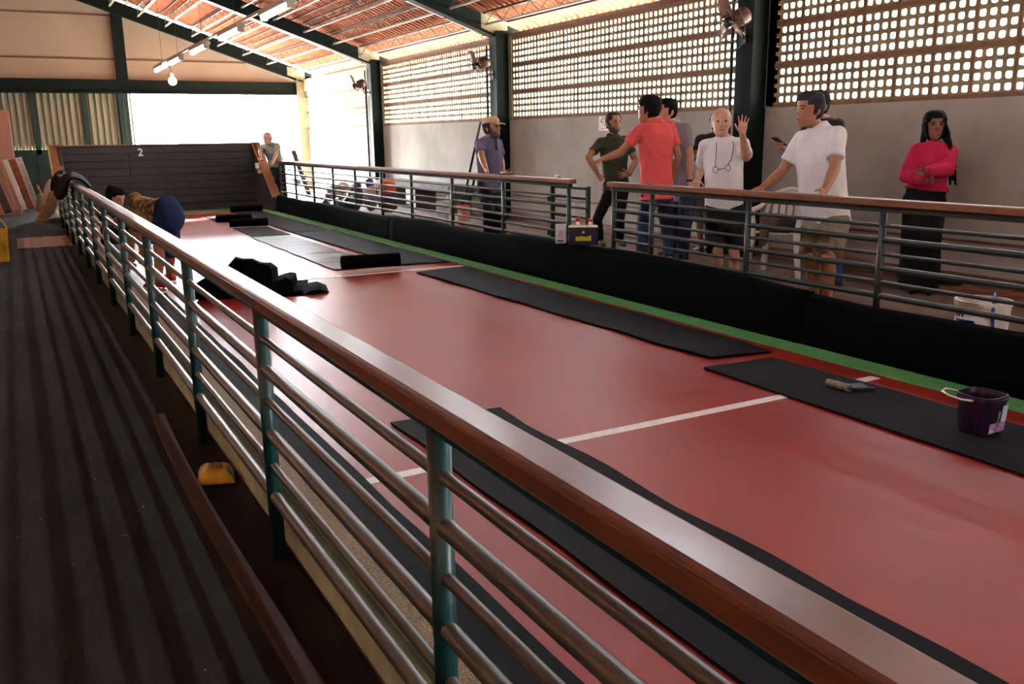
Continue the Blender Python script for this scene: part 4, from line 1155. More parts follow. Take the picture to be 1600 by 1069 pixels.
def run_jobs():
    bpy.context.view_layer.update()
    dg = bpy.context.evaluated_depsgraph_get()
    done = []
    for name, obs, m, root, label, wr_ in JOBS:
        vs, fs = [], []
        for o in obs:
            me = bpy.data.meshes.new_from_object(o.evaluated_get(dg))
            k = len(vs)
            vs += [v.co.copy() for v in me.vertices]
            fs += [[i + k for i in p.vertices] for p in me.polygons]
            bpy.data.meshes.remove(me)
        if wr_:
            me = bpy.data.meshes.new('t')
            me.from_pydata([tuple(v) for v in vs], [], fs)
            nr = [v.normal.copy() for v in me.vertices]
            bpy.data.meshes.remove(me)
            vs = [v + n * wr_ * (noise.noise(V((v.x * 9, v.y * 9, v.z * 5))) + 0.6 * noise.noise(V((v.x * 16 + v.z * 9, v.y * 16 - v.z * 7, v.z * 7)))) for v, n in zip(vs, nr)]
        me = bpy.data.meshes.new(name)
        me.from_pydata([tuple(v) for v in vs], [], fs)
        me.polygons.foreach_set('use_smooth', [True] * len(me.polygons))
        done.append((name, me, m, root, label))
    for _, obs, *_r in JOBS:
        for o in obs:
            me = o.data
            bpy.data.objects.remove(o)
            bpy.data.meshes.remove(me)
    for name, me, m, root, label in done:
        link(name, me, m, root, BASE[root.name], label)
    JOBS.clear()

def torso(nbp, pel, lat, fwd, rows, n=22):
    sp = nbp - pel
    L = sp.length
    u = sp.normalized()
    R = []
    for t, wd, df, db in rows:
        c = pel + sp * t
        R.append([c + lat * (wd * math.copysign(abs(math.cos(a)) ** 0.85, math.cos(a))) + fwd * ((df if math.sin(a) > 0 else db) * math.copysign(abs(math.sin(a)) ** 0.85, math.sin(a))) for a in (2 * PI * k / n for k in range(n))])
    return MB().rings(R)
def hand(mb, wr, d, n, thumb, s, curl=0.5, spread=0.1):
    """palm and five fingers: d along the hand, n palm normal (fingers curl that way), thumb side direction"""
    d = d.normalized()
    t = (thumb - d * thumb.dot(d)).normalized()
    n = (n - d * n.dot(d) - t * n.dot(t)).normalized()
    R = []
    for q, wd, th in ((-0.02, 0.026, 0.02), (0.01, 0.032, 0.018), (0.05, 0.041, 0.016), (0.085, 0.041, 0.014), (0.095, 0.036, 0.011)):
        R.append([wr + d * q * s + t * (wd * math.cos(a) * s) + n * (th * math.sin(a) * s) for a in (2 * PI * k / 14 for k in range(14))])
    mb.rings(R)
    for k, L in enumerate((0.072, 0.080, 0.074, 0.058)):
        off = 0.031 - 0.0205 * k
        b = wr + d * (0.088 - 0.003 * abs(k - 1)) * s + t * off * s
        fd = (d + t * spread * (1.5 - k) * 0.6).normalized()
        for j, (fr_, r0, r1) in enumerate(((0.44, 0.0088, 0.0082), (0.32, 0.0082, 0.0076), (0.24, 0.0076, 0.0062))):
            ca = curl * (0.55 + 0.9 * j) * (1 + 0.08 * k)
            v_ = (fd * math.cos(ca) + n * math.sin(ca)).normalized()
            e = b + v_ * L * fr_ * s
            mb.caps(b, e, r0 * s, r1 * s, 8)
            b = e
    b = wr + d * 0.022 * s + t * 0.026 * s
    v_ = (d * 0.62 + t * 0.7 + n * 0.25).normalized()
    for fr_, r0, r1 in ((0.034, 0.0125, 0.0105), (0.028, 0.0105, 0.0095), (0.022, 0.0095, 0.007)):
        e = b + v_ * fr_ * s
        mb.caps(b, e, r0 * s, r1 * s, 8)
        b = e
        v_ = (v_ + d * 0.35 + n * 0.15 * curl).normalized()
def hair_shell(F, s, mask, lift, rough=0.004, seed=0, nu=36, big=1.0):
    R = []
    for z, wd, fr_, bk_ in [(-0.118, 0.02, 0.07, 0.0)] + HEADP[1:]:
        row = []
        for k in range(nu):
            a = 2 * PI * k / nu                      # 0 = forward
            x, y = math.sin(a), math.cos(a)
            df = fr_ if y > 0 else bk_
            m_ = mask(abs(math.degrees(math.atan2(x, y))), z)
            e = (lift if m_ > 0.5 else -0.014) * s + rough * noise.noise(V((x * 6 + seed, y * 6, z * 60))) * (1 if m_ > 0.5 else 0)
            row.append(F(x * (wd * s + e), y * (df * s + e), (z + (lift * 0.7 if z > 0.09 and m_ > .5 else (-0.01 if z > 0.09 else 0))) * s))
        R.append(row)
    return MB().rings(R)
def m_short(fr_z=0.066, side=-0.005, back=-0.075):
    def f(a, z):
        if a < 48: return z > fr_z
        if a < 75: return z > side + 0.045
        if a < 100: return z > side - 0.03
        return z > back
    return f
def m_fringe(a, z): return 68 < a and (-0.075 if a > 110 else -0.015) < z < 0.05
def m_beard(a, z): return a < 96 and z < (-0.045 if a < 24 else (-0.052 if a < 60 else -0.01)) and not (a < 20 and -0.09 < z < -0.05 and z > -0.08)
def m_long(a, z): return z > 0.055 if a < 34 else (z > 0.02 if a < 52 else True)

SKIN = {'fair': mat('skin_fair', (206, 158, 132), 0.5, var=(192, 140, 116), vscale=18), 'tan': mat('skin_tan', (176, 124, 94), 0.5, var=(160, 108, 80), vscale=18),
        'dark': mat('skin_brown', (134, 92, 70), 0.48, var=(120, 80, 60), vscale=18)}
C_eye = mat('eye_dark', (36, 26, 22), 0.25)
C_lip = mat('lip', (150, 92, 82), 0.5)
C_hairD = mat('hair_dark', (22, 19, 19), 0.8, spec=0.15, var=(16, 14, 14), vscale=60, bump=0.4, bscale=120)
C_hairG = mat('hair_greying', (58, 58, 62), 0.8, spec=0.15, var=(40, 40, 46), vscale=50, bump=0.4, bscale=120)
C_hairW = mat('hair_white', (206, 204, 200), 0.6, var=(180, 178, 176), vscale=50)
C_shoe = mat('shoe_dark', (44, 38, 36), 0.6)

def cloth(name, col, v2=None, rough=0.85, **k):
    return mat(name, col, rough, spec=0.2, var=v2 or tuple(int(c * 0.86) for c in col), vscale=k.pop('vscale', 7), bump=k.pop('bump', 0.15), bscale=k.pop('bscale', 26), **k)

def person(label, base, z0, head, neck, hip, yaw, hyaw=None, s=1.0, skin='tan', armL=None, armR=None, legL=None, legR=None, hipz=None, tilt=0.0, nod=0.0,
           top=None, top_kind='tee', hem=-0.16, bottom=None, bottom_kind='trousers', belly=0.0, female=False, hair='short', hairm=None, beard=None, beardm=None,
           shoe=None, face=True, slim=1.0, dd=(0, 0, 0), sleeve=0.62, hands=True, sockless=False, ground=True, twist=0.0, legw=1.0, hdir=None, feet_dir=None, hair_args=None, hs=1.13, bend=False):
    B = V((base[0], base[1], z0))
    root = thing('person', label, 'person', B)
    def P(px, off=0.0):
        d = ray(*px)
        o = V((0, 0, H))
        t = ((B - o).dot(VH) + off) / d.dot(VH)
        return o + d * t
    a = math.radians(yaw)
    fwd = -VH * math.cos(a) + RH * math.sin(a)
    ha = math.radians(yaw if hyaw is None else hyaw)
    hf = -VH * math.cos(ha) + RH * math.sin(ha)
    hc, nbp, pel = P(head, dd[0]), P(neck, dd[1]), P(hip, dd[2])
    sp = (nbp - pel).normalized()
    fwd = (fwd - sp * fwd.dot(sp)).normalized()
    lat = sp.cross(fwd)
    hu = UP * math.cos(math.radians(tilt)) + lat * math.sin(math.radians(tilt))
    hu = (hu + hf * math.sin(math.radians(nod))).normalized()
    if hdir is not None: hu = (hc - nbp).normalized() if hdir == 'spine' else V(hdir).normalized()
    F = Frame(hc, hf if abs(hf.dot(hu)) < 0.95 else fwd, hu)
    k = 0.9 if female else 1.0
    sw = (0.175 if not female else 0.15) * s
    # ---- torso rows: t, half width, front, back
    bl = belly
    rows = [(-0.20, 0.125, 0.10, 0.115), (-0.08, 0.165, 0.115, 0.125), (0.06, 0.166, 0.112 + bl * 0.5, 0.118), (0.24, (0.152 if not female else 0.128) + bl * 0.25, 0.108 + bl, 0.102), (0.42, (0.156 if not female else 0.126) + bl * 0.2, 0.114 + bl * 0.8, 0.102),
            (0.62, 0.170 * k, 0.124 + (0.012 if female else 0) + bl * 0.3, 0.108), (0.80, 0.176 * k, 0.104, 0.104), (0.91, 0.150 * k, 0.078, 0.088), (0.985, 0.088 * k, 0.06, 0.066), (1.04, 0.054 * k, 0.052, 0.054)]
    rows = [(t, w_ * s * slim, f_ * s * slim, b_ * s * slim) for t, w_, f_, b_ in rows]
    body = torso(nbp, pel, lat, fwd, rows)
    body.caps(nbp - sp * 0.03 * s, hc - hu * 0.07 * s - F.f * 0.015 * s, 0.056 * s * k, 0.052 * s * k)
    # ---- head
    S0, s = s, s * hs
    R = []
    for z, wd, fr_, bk_ in HEADP:
        row = []
        for q in range(26):
            t = 2 * PI * q / 26
            y = math.cos(t)
            row.append(F(math.sin(t) * wd * s, y * (fr_ if y > 0 else bk_) * s, z * s))
        R.append(row)
    body.rings(R)
    body.rings([[F(x * s, y * s, z * s) for x, y, z in r] for r in (
        [(-0.008, 0.086, 0.022), (0.008, 0.086, 0.022), (0.008, 0.096, 0.02), (-0.008, 0.096, 0.02)],
        [(-0.012, 0.088, -0.008), (0.012, 0.088, -0.008), (0.008, 0.112, -0.010), (-0.008, 0.112, -0.010)],
        [(-0.018, 0.086, -0.03), (0.018, 0.086, -0.03), (0.010, 0.117, -0.026), (-0.010, 0.117, -0.026)],
        [(-0.012, 0.084, -0.036), (0.012, 0.084, -0.036), (0.006, 0.100, -0.036), (-0.006, 0.100, -0.036)])])
    for sd in (-1, 1):
        body.ball(F(sd * 0.077 * s, -0.012 * s, -0.008 * s), (0.010 * s, 0.020 * s, 0.034 * s), 10, 7, F.rot())
    body.ball(F(0, 0.086 * s, -0.062 * s), (0.026 * s, 0.012 * s, 0.012 * s), 10, 7, F.rot())
    s = S0
    # ---- arms
    shirt = MB()
    arms = {}
    hb = MB()
    for sd, arm in ((1, armL), (-1, armR)):
        sh = nbp + lat * sd * sw - sp * 0.075 * s + fwd * twist * sd * s
        if arm is None:
            el = sh + lat * sd * 0.05 * s - UP * 0.29 * s
            wr = el - UP * 0.25 * s + fwd * 0.06 * s
            arm = {}
        else:
            el = reach(sh, arm['el'], 0.295 * s, arm.get('es', -1)) if len(arm['el']) == 2 else V(arm['el'])
            wr = reach(el, arm['wr'], 0.26 * s, arm.get('ws', -1)) if len(arm['wr']) == 2 else V(arm['wr'])
        arms[sd] = (sh, el, wr)
        tk = 0.9 if female else 1.0
        body.caps(sh, el, 0.052 * s * tk, 0.042 * s * tk)
        mid = el.lerp(wr, 0.3)
        body.caps(el, mid, 0.042 * s * tk, 0.043 * s * tk)
        body.caps(mid, wr, 0.043 * s * tk, 0.027 * s * tk)
        hd = wr - el
        if 'tip' in arm:
            hd = reach(wr, arm['tip'], 0.17 * s, arm.get('ts', -1)) - wr
        n_ = V(arm['n']) if 'n' in arm else -lat * sd
        th_ = V(arm['th']) if 'th' in arm else fwd
        hand(hb, wr, hd, n_, th_, s * (0.9 if female else 1.0), arm.get('curl', 0.45), arm.get('spread', 0.12))
    # ---- legs
    legs = {}
    fd = feet_dir if feet_dir is not None else V((fwd.x, fwd.y, 0)).normalized()
    for sd, leg in ((1, legL), (-1, legR)):
        hp = pel + lat * sd * 0.088 * s - sp * 0.06 * s
        if leg is None:
            an = V((hp.x, hp.y, z0 + 0.075)) + fd * 0.0
            kn = hp.lerp(an, 0.5) + fwd * 0.03
        else:
            kn = reach(hp, leg['kn'], leg.get('tl', 0.42) * s, leg.get('ks', -1))
            an = reach(kn, leg['an'], leg.get('cl', 0.41) * s, leg.get('as', 1))
            if ground and abs(an.z - z0 - 0.075) < 0.35:
                an = V((an.x, an.y, z0 + 0.075))
        legs[sd] = (hp, kn, an)
        body.caps(hp, kn, 0.084 * s, 0.056 * s)
        cm = kn.lerp(an, 0.32) - fd * 0.012
        body.caps(kn, cm, 0.054 * s, 0.056 * s)
        body.caps(cm, an, 0.056 * s, 0.036 * s)
        if ground:
            toe = V((an.x, an.y, z0 + 0.032)) + fd * 0.13 * s
            body.caps(V((an.x, an.y, z0 + 0.045)) - fd * 0.03, toe, 0.036 * s, 0.030 * s)
    job('body', [(body, 0.009, 2), (hb, 0.0045, 1)] if hands else [(body, 0.009, 2)], SKIN[skin], root)
    # ---- clothes
    if top is not None:
        L_ = 0.016 * s if top_kind != 'sweater' else 0.030 * s
        fit = [(max(hem, t) if i == 0 else t, w_ + L_, f_ + L_, b_ + L_) for i, (t, w_, f_, b_) in enumerate(rows) if t > hem + 0.02 or i == 0]
        rr = [(t, w_, f_, b_) for t, w_, f_, b_ in rows if hem < t < 0.99]
        w0 = 0.172 * s * slim
        bot = (hem, w0 + 0.002, (0.120 + bl * 0.7) * s * slim, 0.128 * s * slim)
        fit = [bot] + [(t, w_, f_, b_) for t, w_, f_, b_ in rr]
        fit = [(t, w_ + L_, f_ + L_, b_ + L_) for t, w_, f_, b_ in fit]
        fit.insert(len(fit) - 1, (0.955, 0.142 * s * k, 0.092 * s, 0.104 * s))
        fit[-1] = (1.01, 0.078 * s * k, 0.068 * s, 0.07 * s)
        shirt = torso(nbp, pel, lat, fwd, fit)
        for sd in (1, -1):
            sh, el, wr = arms[sd]
            inn = sh - lat * sd * 0.07 * s
            r0 = 0.066 * s * (0.92 if female else 1)
            shirt.caps(inn + sp * 0.005, sh, r0 * 0.98, r0)
            if sleeve <= 1:
                e = sh.lerp(el, sleeve)
                shirt.tube([sh, sh.lerp(e, 0.5), e], [r0, r0 * 0.98, r0 * 1.03], 16)
            else:
                shirt.tube([sh, sh.lerp(el, 0.5), el], [r0, r0 * 1.08, r0 * 1.12], 14)
                shirt.ball(el, r0 * 1.12)
                shirt.tube([el, el.lerp(wr, 0.5), el.lerp(wr, 0.9), el.lerp(wr, 0.96)], [r0 * 1.12, r0 * 1.1, r0 * 0.85, r0 * 0.55], 14)
        nm = {'tee': 'tee_shirt', 'polo': 'polo_shirt', 'sweater': 'sweater'}[top_kind]
        job(nm, [(shirt, 0.010, 3)], top, root, None, 0.006 if top_kind != 'sweater' else 0.004)
        if top_kind == 'polo':
            c0 = nbp + sp * 0.012
            R = []
            for rr_, zz in ((0.102, -0.046), (0.09, -0.012), (0.068, 0.024), (0.062, 0.026), (0.07, -0.01)):
                R.append([c0 + lat * (rr_ * s * math.cos(t)) + fwd * (rr_ * s * math.sin(t) * 0.95) + sp * (zz - 0.03 * max(0, math.sin(t)) ** 3) * s for t in (2 * PI * q / 22 for q in range(22))])
            part('collar', MB().rings(R), top, root, smooth=True)
        elif top_kind == 'tee':
            c0 = nbp + sp * 0.004
            part('neckband', MB().tube([c0 + lat * (0.066 * s * math.cos(t)) + fwd * (0.062 * s * math.sin(t)) - sp * 0.022 * s * max(0, math.sin(t)) for t in (2 * PI * q / 24 for q in range(25))], 0.006 * s, 6), top, root, smooth=True)
    if bottom is not None:
        tr_ = torso(nbp, pel, lat, fwd, [(t, w_ + 0.012 * s, f_ + 0.012 * s - bl * 0.4 * s * (t > 0), b_ + 0.014 * s) for t, w_, f_, b_ in rows[:3]] + [(0.10, 0.172 * s * slim, (0.115 + 0.3 * bl) * s, 0.118 * s)])
        if bend:
            tr_.ball(pel - sp * 0.11 * s, (0.18 * s, 0.145 * s, 0.13 * s), 18, 12, Matrix((lat, fwd, sp)).transposed())
        for sd in (1, -1):
            hp, kn, an = legs[sd]
            if bend: tr_.ball(hp, 0.125 * s)
            g = legw
            if bottom_kind == 'trousers':
                e = an + (kn - an).normalized() * 0.0
                tr_.caps(hp, kn, 0.098 * s * g, 0.075 * s * g)
                tr_.tube([kn, kn.lerp(e, 0.5), e], [0.075 * s * g, 0.070 * s * g, 0.066 * s * g], 16)
            elif bottom_kind == 'wide':
                tr_.caps(hp, kn, 0.110 * s * g, 0.105 * s * g)
                tr_.tube([kn, kn.lerp(an, 0.6), an - UP * 0.04], [0.105 * s * g, 0.11 * s * g, 0.115 * s * g], 16)
            else:
                e = hp.lerp(kn, 0.98) if bottom_kind == 'shorts' else kn.lerp(an, 0.12)
                tr_.tube([hp, hp.lerp(e, 0.5), e], [0.102 * s * g, 0.100 * s * g, 0.098 * s * g], 18)
        job('shorts' if 'shorts' in bottom_kind else 'trousers', [(tr_, 0.010, 3)], bottom, root, None, 0.006)
    if shoe is not None and ground:
        for sd in (1, -1):
            an = legs[sd][2]
            sl_ = fd.cross(UP)
            R = []
            for q, wd, hh in ((-0.075, 0.022, 0.05), (-0.06, 0.036, 0.085), (-0.01, 0.040, 0.095), (0.06, 0.043, 0.075), (0.12, 0.046, 0.055), (0.17, 0.038, 0.045), (0.195, 0.02, 0.03)):
                c0 = V((an.x, an.y, z0)) + fd * q * s
                R.append([c0 + sl_ * (wd * s * math.cos(t)) + UP * (max(0.0, 0.5 + 0.5 * math.sin(t)) ** 0.7 * hh * s) for t in (2 * PI * j / 14 for j in range(14))])
            part('shoe', MB().rings(R), shoe, root, smooth=True)
    # ---- face and hair
    s = S0 * hs
    if face:
        for sd in (-1, 1):
            part('eye', MB().ball(F(sd * 0.031 * s, 0.086 * s, 0.006 * s), (0.012 * s, 0.006 * s, 0.006 * s), 10, 6, F.rot()), C_eye, root, smooth=True)
            part('eyebrow', MB().tube([F(sd * 0.014 * s, 0.094 * s, 0.022 * s), F(sd * 0.032 * s, 0.092 * s, 0.027 * s), F(sd * 0.050 * s, 0.078 * s, 0.022 * s)], 0.0036 * s, 6), hairm if hairm else C_hairD, root, smooth=True)
        part('mouth', MB().ball(F(0, 0.094 * s, -0.062 * s), (0.024 * s, 0.006 * s, 0.005 * s), 12, 6, F.rot()), C_lip, root, smooth=True)
    if hair is not None:
        part('hair', hair_shell(F, s, hair, *(hair_args or (0.012,))), hairm, root, smooth=True)
    if beard is not None:
        part('beard', hair_shell(F, s, beard, 0.006), beardm, root, smooth=True)
    s = S0
    return root, F, dict(nb=nbp, pel=pel, lat=lat, fwd=fwd, sp=sp, arms=arms, legs=legs, s=s)

G_FOREST = cloth('shirt_olive', (66, 72, 58))
G_CORAL = cloth('shirt_coral', (234, 98, 98), (220, 84, 86))
G_GREY = cloth('shirt_grey', (150, 152, 164))
G_WHITE = cloth('shirt_white', (232, 232, 234), (218, 218, 222))
G_BLACK = cloth('cloth_black', (22, 22, 25))
G_JEAN = cloth('denim_blue', (44, 58, 88), (34, 46, 72), vscale=16)
G_JEAN2 = cloth('denim_dark', (40, 50, 74), (30, 40, 60), vscale=16)
G_LIGHTJ = cloth('denim_light', (120, 148, 176))
G_BRJ = cloth('jeans_bright', (56, 92, 160))
G_KHAKI = cloth('shorts_khaki', (128, 120, 102))
G_LAV = cloth('shirt_lavender', (116, 112, 136), (98, 94, 116))
G_SAGE = cloth('shirt_sage', (150, 172, 156))
G_PINK = cloth('sweater_pink', (206, 46, 92), (186, 36, 80), bscale=90, bump=0.3)
G_BLUESH = cloth('shorts_blue', (36, 52, 92), (28, 42, 78))
G_DARKSH = cloth('shirt_dark', (46, 46, 50))
G_CAMO = mat('shirt_pattern', (188, 152, 92), 0.85, var=(40, 36, 26), vscale=16, detail=1)

# man in the olive polo, hands on hips
person('man in dark olive polo and black trousers with hands on hips', (6.6, 9.6), PZ, (958, 192), (957.5, 212), (962, 292), 12, 28, s=0.97, skin='tan',
       armR=dict(el=(919, 246), es=-1, wr=(936, 276), ws=-1, tip=(946, 288), n=-RH, th=UP), armL=dict(el=(996, 258), es=1, wr=(984, 272), ws=-1, tip=(962, 275), n=VH, th=UP, curl=0.15, spread=0.35),
       legR=dict(kn=(933, 343), an=(937, 384), ks=-1), legL=dict(kn=(968, 343), an=(968, 386), ks=-1), top=G_FOREST, top_kind='polo', hem=-0.05, bottom=G_BLACK, bottom_kind='trousers', hair=m_short(0.072), hairm=C_hairG, beard=m_beard, beardm=mat('beard_dark', (86, 70, 64), 0.8), shoe=C_shoe, legw=0.9)
# coral shirt, seen from behind, pointing left
person('man in coral red polo and jeans seen from behind, pointing left', (5.95, 7.75), PZ, (1014, 171), (1024, 190), (1026, 296), 205, 245, s=1.04, skin='tan',
       armL=dict(el=(966, 243), es=-1, wr=(941, 249), ws=-1, tip=(927, 254), n=-UP, th=VH, curl=0.3), armR=dict(el=(1061, 252), es=1, wr=(1050, 280), ws=1),
       legL=dict(kn=(1006, 350), an=(1003, 393), ks=1, **{'as': -1}), legR=dict(kn=(1042, 350), an=(1046, 400), ks=1, **{'as': -1}), top=G_CORAL, top_kind='polo', hem=-0.14, bottom=G_JEAN, hair=m_short(0.05, -0.02, -0.085), hairm=C_hairD, hair_args=(0.017,), shoe=mat('shoe_light', (206, 200, 190), 0.6), face=True, twist=0.0)
# grey shirt behind the coral one
r_, F_, J_ = person('man in light grey tee mostly hidden behind the coral shirt', (6.3, 8.0), PZ, (1042, 174), (1053, 193), (1066, 296), 300, 290, s=1.03, skin='fair',
       armL=dict(el=(1080, 258), es=-1, wr=(1077, 288), ws=-1, tip=(1078, 308), curl=0.6, n=-RH, th=-VH), armR=dict(el=(1046, 258), es=1, wr=(1040, 285), ws=1),
       legL=dict(kn=(1070, 352), an=(1066, 402), ks=-1), legR=dict(kn=(1050, 352), an=(1048, 400), ks=1), top=G_GREY, hem=-0.16, bottom=G_JEAN2, hair=m_short(0.055), hairm=C_hairD, shoe=C_shoe)
el, wr_ = J_['arms'][1][1], J_['arms'][1][2]
d_ = (wr_ - el).normalized()
part('wristwatch', MB().tube([wr_ - d_ * 0.03, wr_ - d_ * 0.005], 0.034, 14), mat('watch', (60, 24, 34), 0.4), r_, smooth=True)
# person hidden between the grey and the white shirts
person('person in dark grey shirt and khaki shorts hidden behind the white tee', (6.92, 8.32), PZ, (1121, 194), (1115, 210), (1106, 288), 190, s=0.9, skin='dark',
       armL=dict(el=(1086, 248), es=-1, wr=(1102, 240), ws=-1, curl=0.5), legL=dict(kn=(1092, 340), an=(1094, 388), ks=1), legR=dict(kn=(1108, 340), an=(1110, 388), ks=1), top=G_DARKSH, hem=-0.14, bottom=G_KHAKI, bottom_kind='shorts', hair=m_short(0.06), hairm=C_hairD, shoe=C_shoe, slim=0.9)
# old man in white tee with raised hand
r_, F_, J_ = person('bald older man in loose white tee raising one hand, black shorts', (5.62, 6.28), PZ, (1127, 191), (1131, 214), (1131, 316), -8, -10, s=0.96, skin='fair',
       armL=dict(el=(1166, 246), es=-1, wr=(1160, 209), ws=-1, tip=(1162, 178), n=-VH, th=-RH, curl=0.22, spread=0.3), armR=dict(el=(1096, 262), es=1, wr=(1090, 282), ws=-1, tip=(1085, 292), n=-UP, th=RH, curl=0.9),
       legR=dict(kn=(1121, 384), an=(1122, 444), ks=-1), legL=dict(kn=(1146, 384), an=(1148, 446), ks=-1), top=G_WHITE, hem=-0.26, bottom=G_BLACK, bottom_kind='longshorts', belly=0.045, hair=m_fringe, hairm=C_hairW, hair_args=(0.006,), shoe=C_shoe, sleeve=0.85, legw=1.1)
nb, lat, fwd, sp = J_['nb'], J_['lat'], J_['fwd'], J_['sp']
cord = [nb + lat * 0.07 + fwd * 0.03, nb + lat * 0.075 + fwd * 0.115 - sp * 0.08, nb + lat * 0.05 + fwd * 0.145 - sp * 0.2, nb + lat * 0.02 + fwd * 0.155 - sp * 0.25]
cor2 = [nb - lat * 0.07 + fwd * 0.03, nb - lat * 0.075 + fwd * 0.115 - sp * 0.08, nb - lat * 0.085 + fwd * 0.145 - sp * 0.2, nb - lat * 0.09 + fwd * 0.158 - sp * 0.26]
part('spectacle_cord', MB().tube(cord, 0.003, 6).tube(cor2, 0.003, 6), C_black, r_, smooth=True)
g0, g1 = cor2[-1], cord[-1]
gm = MB()
for c0 in (g0 - sp * 0.02, g1 - sp * 0.02):
    gm.tube([c0 + lat * 0.022 * math.cos(t) + sp * 0.028 * math.sin(t) + fwd * 0.004 for t in (2 * PI * q / 16 for q in range(17))], 0.0025, 5)
gm.tube([g0 - sp * 0.02 + lat * 0.022, g1 - sp * 0.02 - lat * 0.022], 0.0025, 5)
part('spectacles', gm, C_black, r_)
# man in white polo leaning on the railing
r_, F_, J_ = person('grey haired man in white polo and khaki shorts leaning on the handrail', (5.52, 5.12), PZ, (1265, 171), (1279, 198), (1290, 334), 302, 292, s=1.0, skin='tan',
       armL=dict(el=(1304, 262), es=-1, wr=(1289, 298), ws=-1, tip=(1278, 322), n=-RH, th=-RH - VH, curl=0.5), armR=dict(el=(1222, 268), es=-1, wr=(1190, 294), ws=-1, tip=(1170, 305), n=-UP, th=RH, curl=0.6),
       legR=dict(kn=(1270, 402), an=(1273, 462), ks=-1), legL=dict(kn=(1294, 402), an=(1292, 466), ks=-1), top=G_WHITE, top_kind='polo', hem=-0.10, bottom=G_KHAKI, bottom_kind='shorts', belly=0.035, hair=m_short(0.06, -0.01, -0.08), hairm=C_hairG, hair_args=(0.014,), shoe=C_shoe, sleeve=0.72, legw=1.12, slim=1.08)
# person with the phone behind him
r_, F_, J_ = person('person in blue jeans hidden behind the white polo, holding a phone', (6.5, 5.95), PZ, (1277, 165), (1284, 185), (1292, 285), 296, s=1.0, skin='tan',
       armR=dict(el=(1248, 246), es=-1, wr=(1228, 236), ws=-1, tip=(1210, 222), n=UP, th=VH, curl=0.8), armL=dict(el=(1300, 240), es=1, wr=(1282, 268), ws=1),
       legL=dict(kn=(1305, 352), an=(1306, 428), ks=-1), legR=dict(kn=(1290, 350), an=(1292, 426), ks=1), top=G_DARKSH, hem=-0.1, bottom=G_BRJ, hair=m_short(0.06), hairm=C_hairD, shoe=C_shoe)
wr_ = J_['arms'][-1][2]
hd_ = reach(wr_, (1210, 222), 0.17, -1) - wr_
pc = wr_ + hd_ * 0.62 + UP * 0.035
pd = (at(1207, 214, y=pc.y) - at(1224, 227, y=pc.y)).normalized()
ph = thing('mobile_phone', 'dark mobile phone held by the person behind the white polo', 'phone', pc)
sd_ = pd.cross(UP).normalized()
Mp = Matrix((pd, sd_, pd.cross(sd_))).transposed()
part('phone_body', MB().obox(pc, (0.076, 0.037, 0.0045), Mp), C_black, ph, bevel=0.003)
part('screen', MB().obox(pc - Mp @ V((0, 0, 0.0048)), (0.07, 0.033, 0.0006), Mp), mat('phone_glass', (18, 20, 26), 0.08), ph)
# woman in pink
r_, F_, J_ = person('young woman in pink sweater and wide black trousers, arms crossed', (7.08, 5.19), PZ, (1460, 196), (1462, 222), (1446, 305), -22, -12, s=0.93, skin='dark', female=True,
       armR=dict(el=(1416, 275), es=-1, wr=(1448, 282), ws=-1, tip=(1462, 279), n=-UP, th=UP, curl=0.3), armL=dict(el=(1480, 266), es=-1, wr=(1446, 268), ws=-1, tip=(1428, 272), n=-UP, th=UP, curl=0.3),
       legR=dict(kn=(1426, 372), an=(1424, 436), ks=-1), legL=dict(kn=(1452, 372), an=(1450, 436), ks=-1), top=G_PINK, top_kind='sweater', hem=0.10, sleeve=1.5, bottom=G_BLACK, bottom_kind='wide', hair=m_long, hairm=C_hairD, hair_args=(0.016, 0.006), shoe=G_BLACK, tilt=0)
braid = MB()
s_ = 1.05
for q in range(16):
    a_ = math.radians(95 + 12 * q)
    x, y = math.sin(a_), math.cos(a_)
    h0 = F_(x * 0.082 * s_, y * 0.10 * s_, 0.02)
    if q < 11:
        ex = (1489 + 5 * math.sin(q * 2.1), 262 + 34 * ((q * 7) % 5) / 5)
        e = at(*ex, y=5.0 + 0.02 * (q % 4))
        m_ = at(1482 + (q % 4), 225, y=5.05 + 0.015 * (q % 3))
        n_ = 9
        pts = [h0, h0.lerp(m_, 0.5) + RH * 0.015, m_] + [m_.lerp(e, t / 4) for t in (1, 2, 3, 4)]
        rr = [0.016, 0.017, 0.017, 0.016, 0.015, 0.014, 0.008]
    else:
        e = F_(-0.075 + 0.01 * (q - 13), -0.06 + 0.01 * q * 0.3, -0.22)
        pts = [h0, h0.lerp(e, 0.5), e]
        rr = [0.016, 0.016, 0.008]
    braid.tube(pts, rr, 7)
part('braids', braid, C_hairD, r_, smooth=True)
# man in cap
r_, F_, J_ = person('bearded man in beige cap and lavender tee with hand on handrail', (5.42, 10.3), PZ, (768, 200), (763, 215), (765, 294), 48, 62, s=0.99, skin='tan',
       armR=dict(el=(753, 247), es=-1, wr=(760, 266), ws=-1, tip=(766, 276), n=-UP, th=VH, curl=0.6), armL=dict(el=(783, 250), es=1, wr=(786, 268), ws=-1, tip=(792, 272)),
       legR=dict(kn=(763, 330), an=(764, 364), ks=-1), legL=dict(kn=(774, 330), an=(776, 362), ks=-1), top=G_LAV, hem=-0.22, bottom=G_BLACK, belly=0.03, hair=lambda a, z: a > 80 and -0.07 < z < 0.05, hairm=C_hairG, beard=m_beard, beardm=mat('beard_grey', (84, 78, 76), 0.8), shoe=C_shoe, nod=-4)
C_capb = cloth('cap_beige', (214, 180, 146))
cap_ = hair_shell(F_, 1.13, lambda a_, z: z > 0.045, 0.020, 0.0)
part('cap', cap_, C_capb, r_, smooth=True)
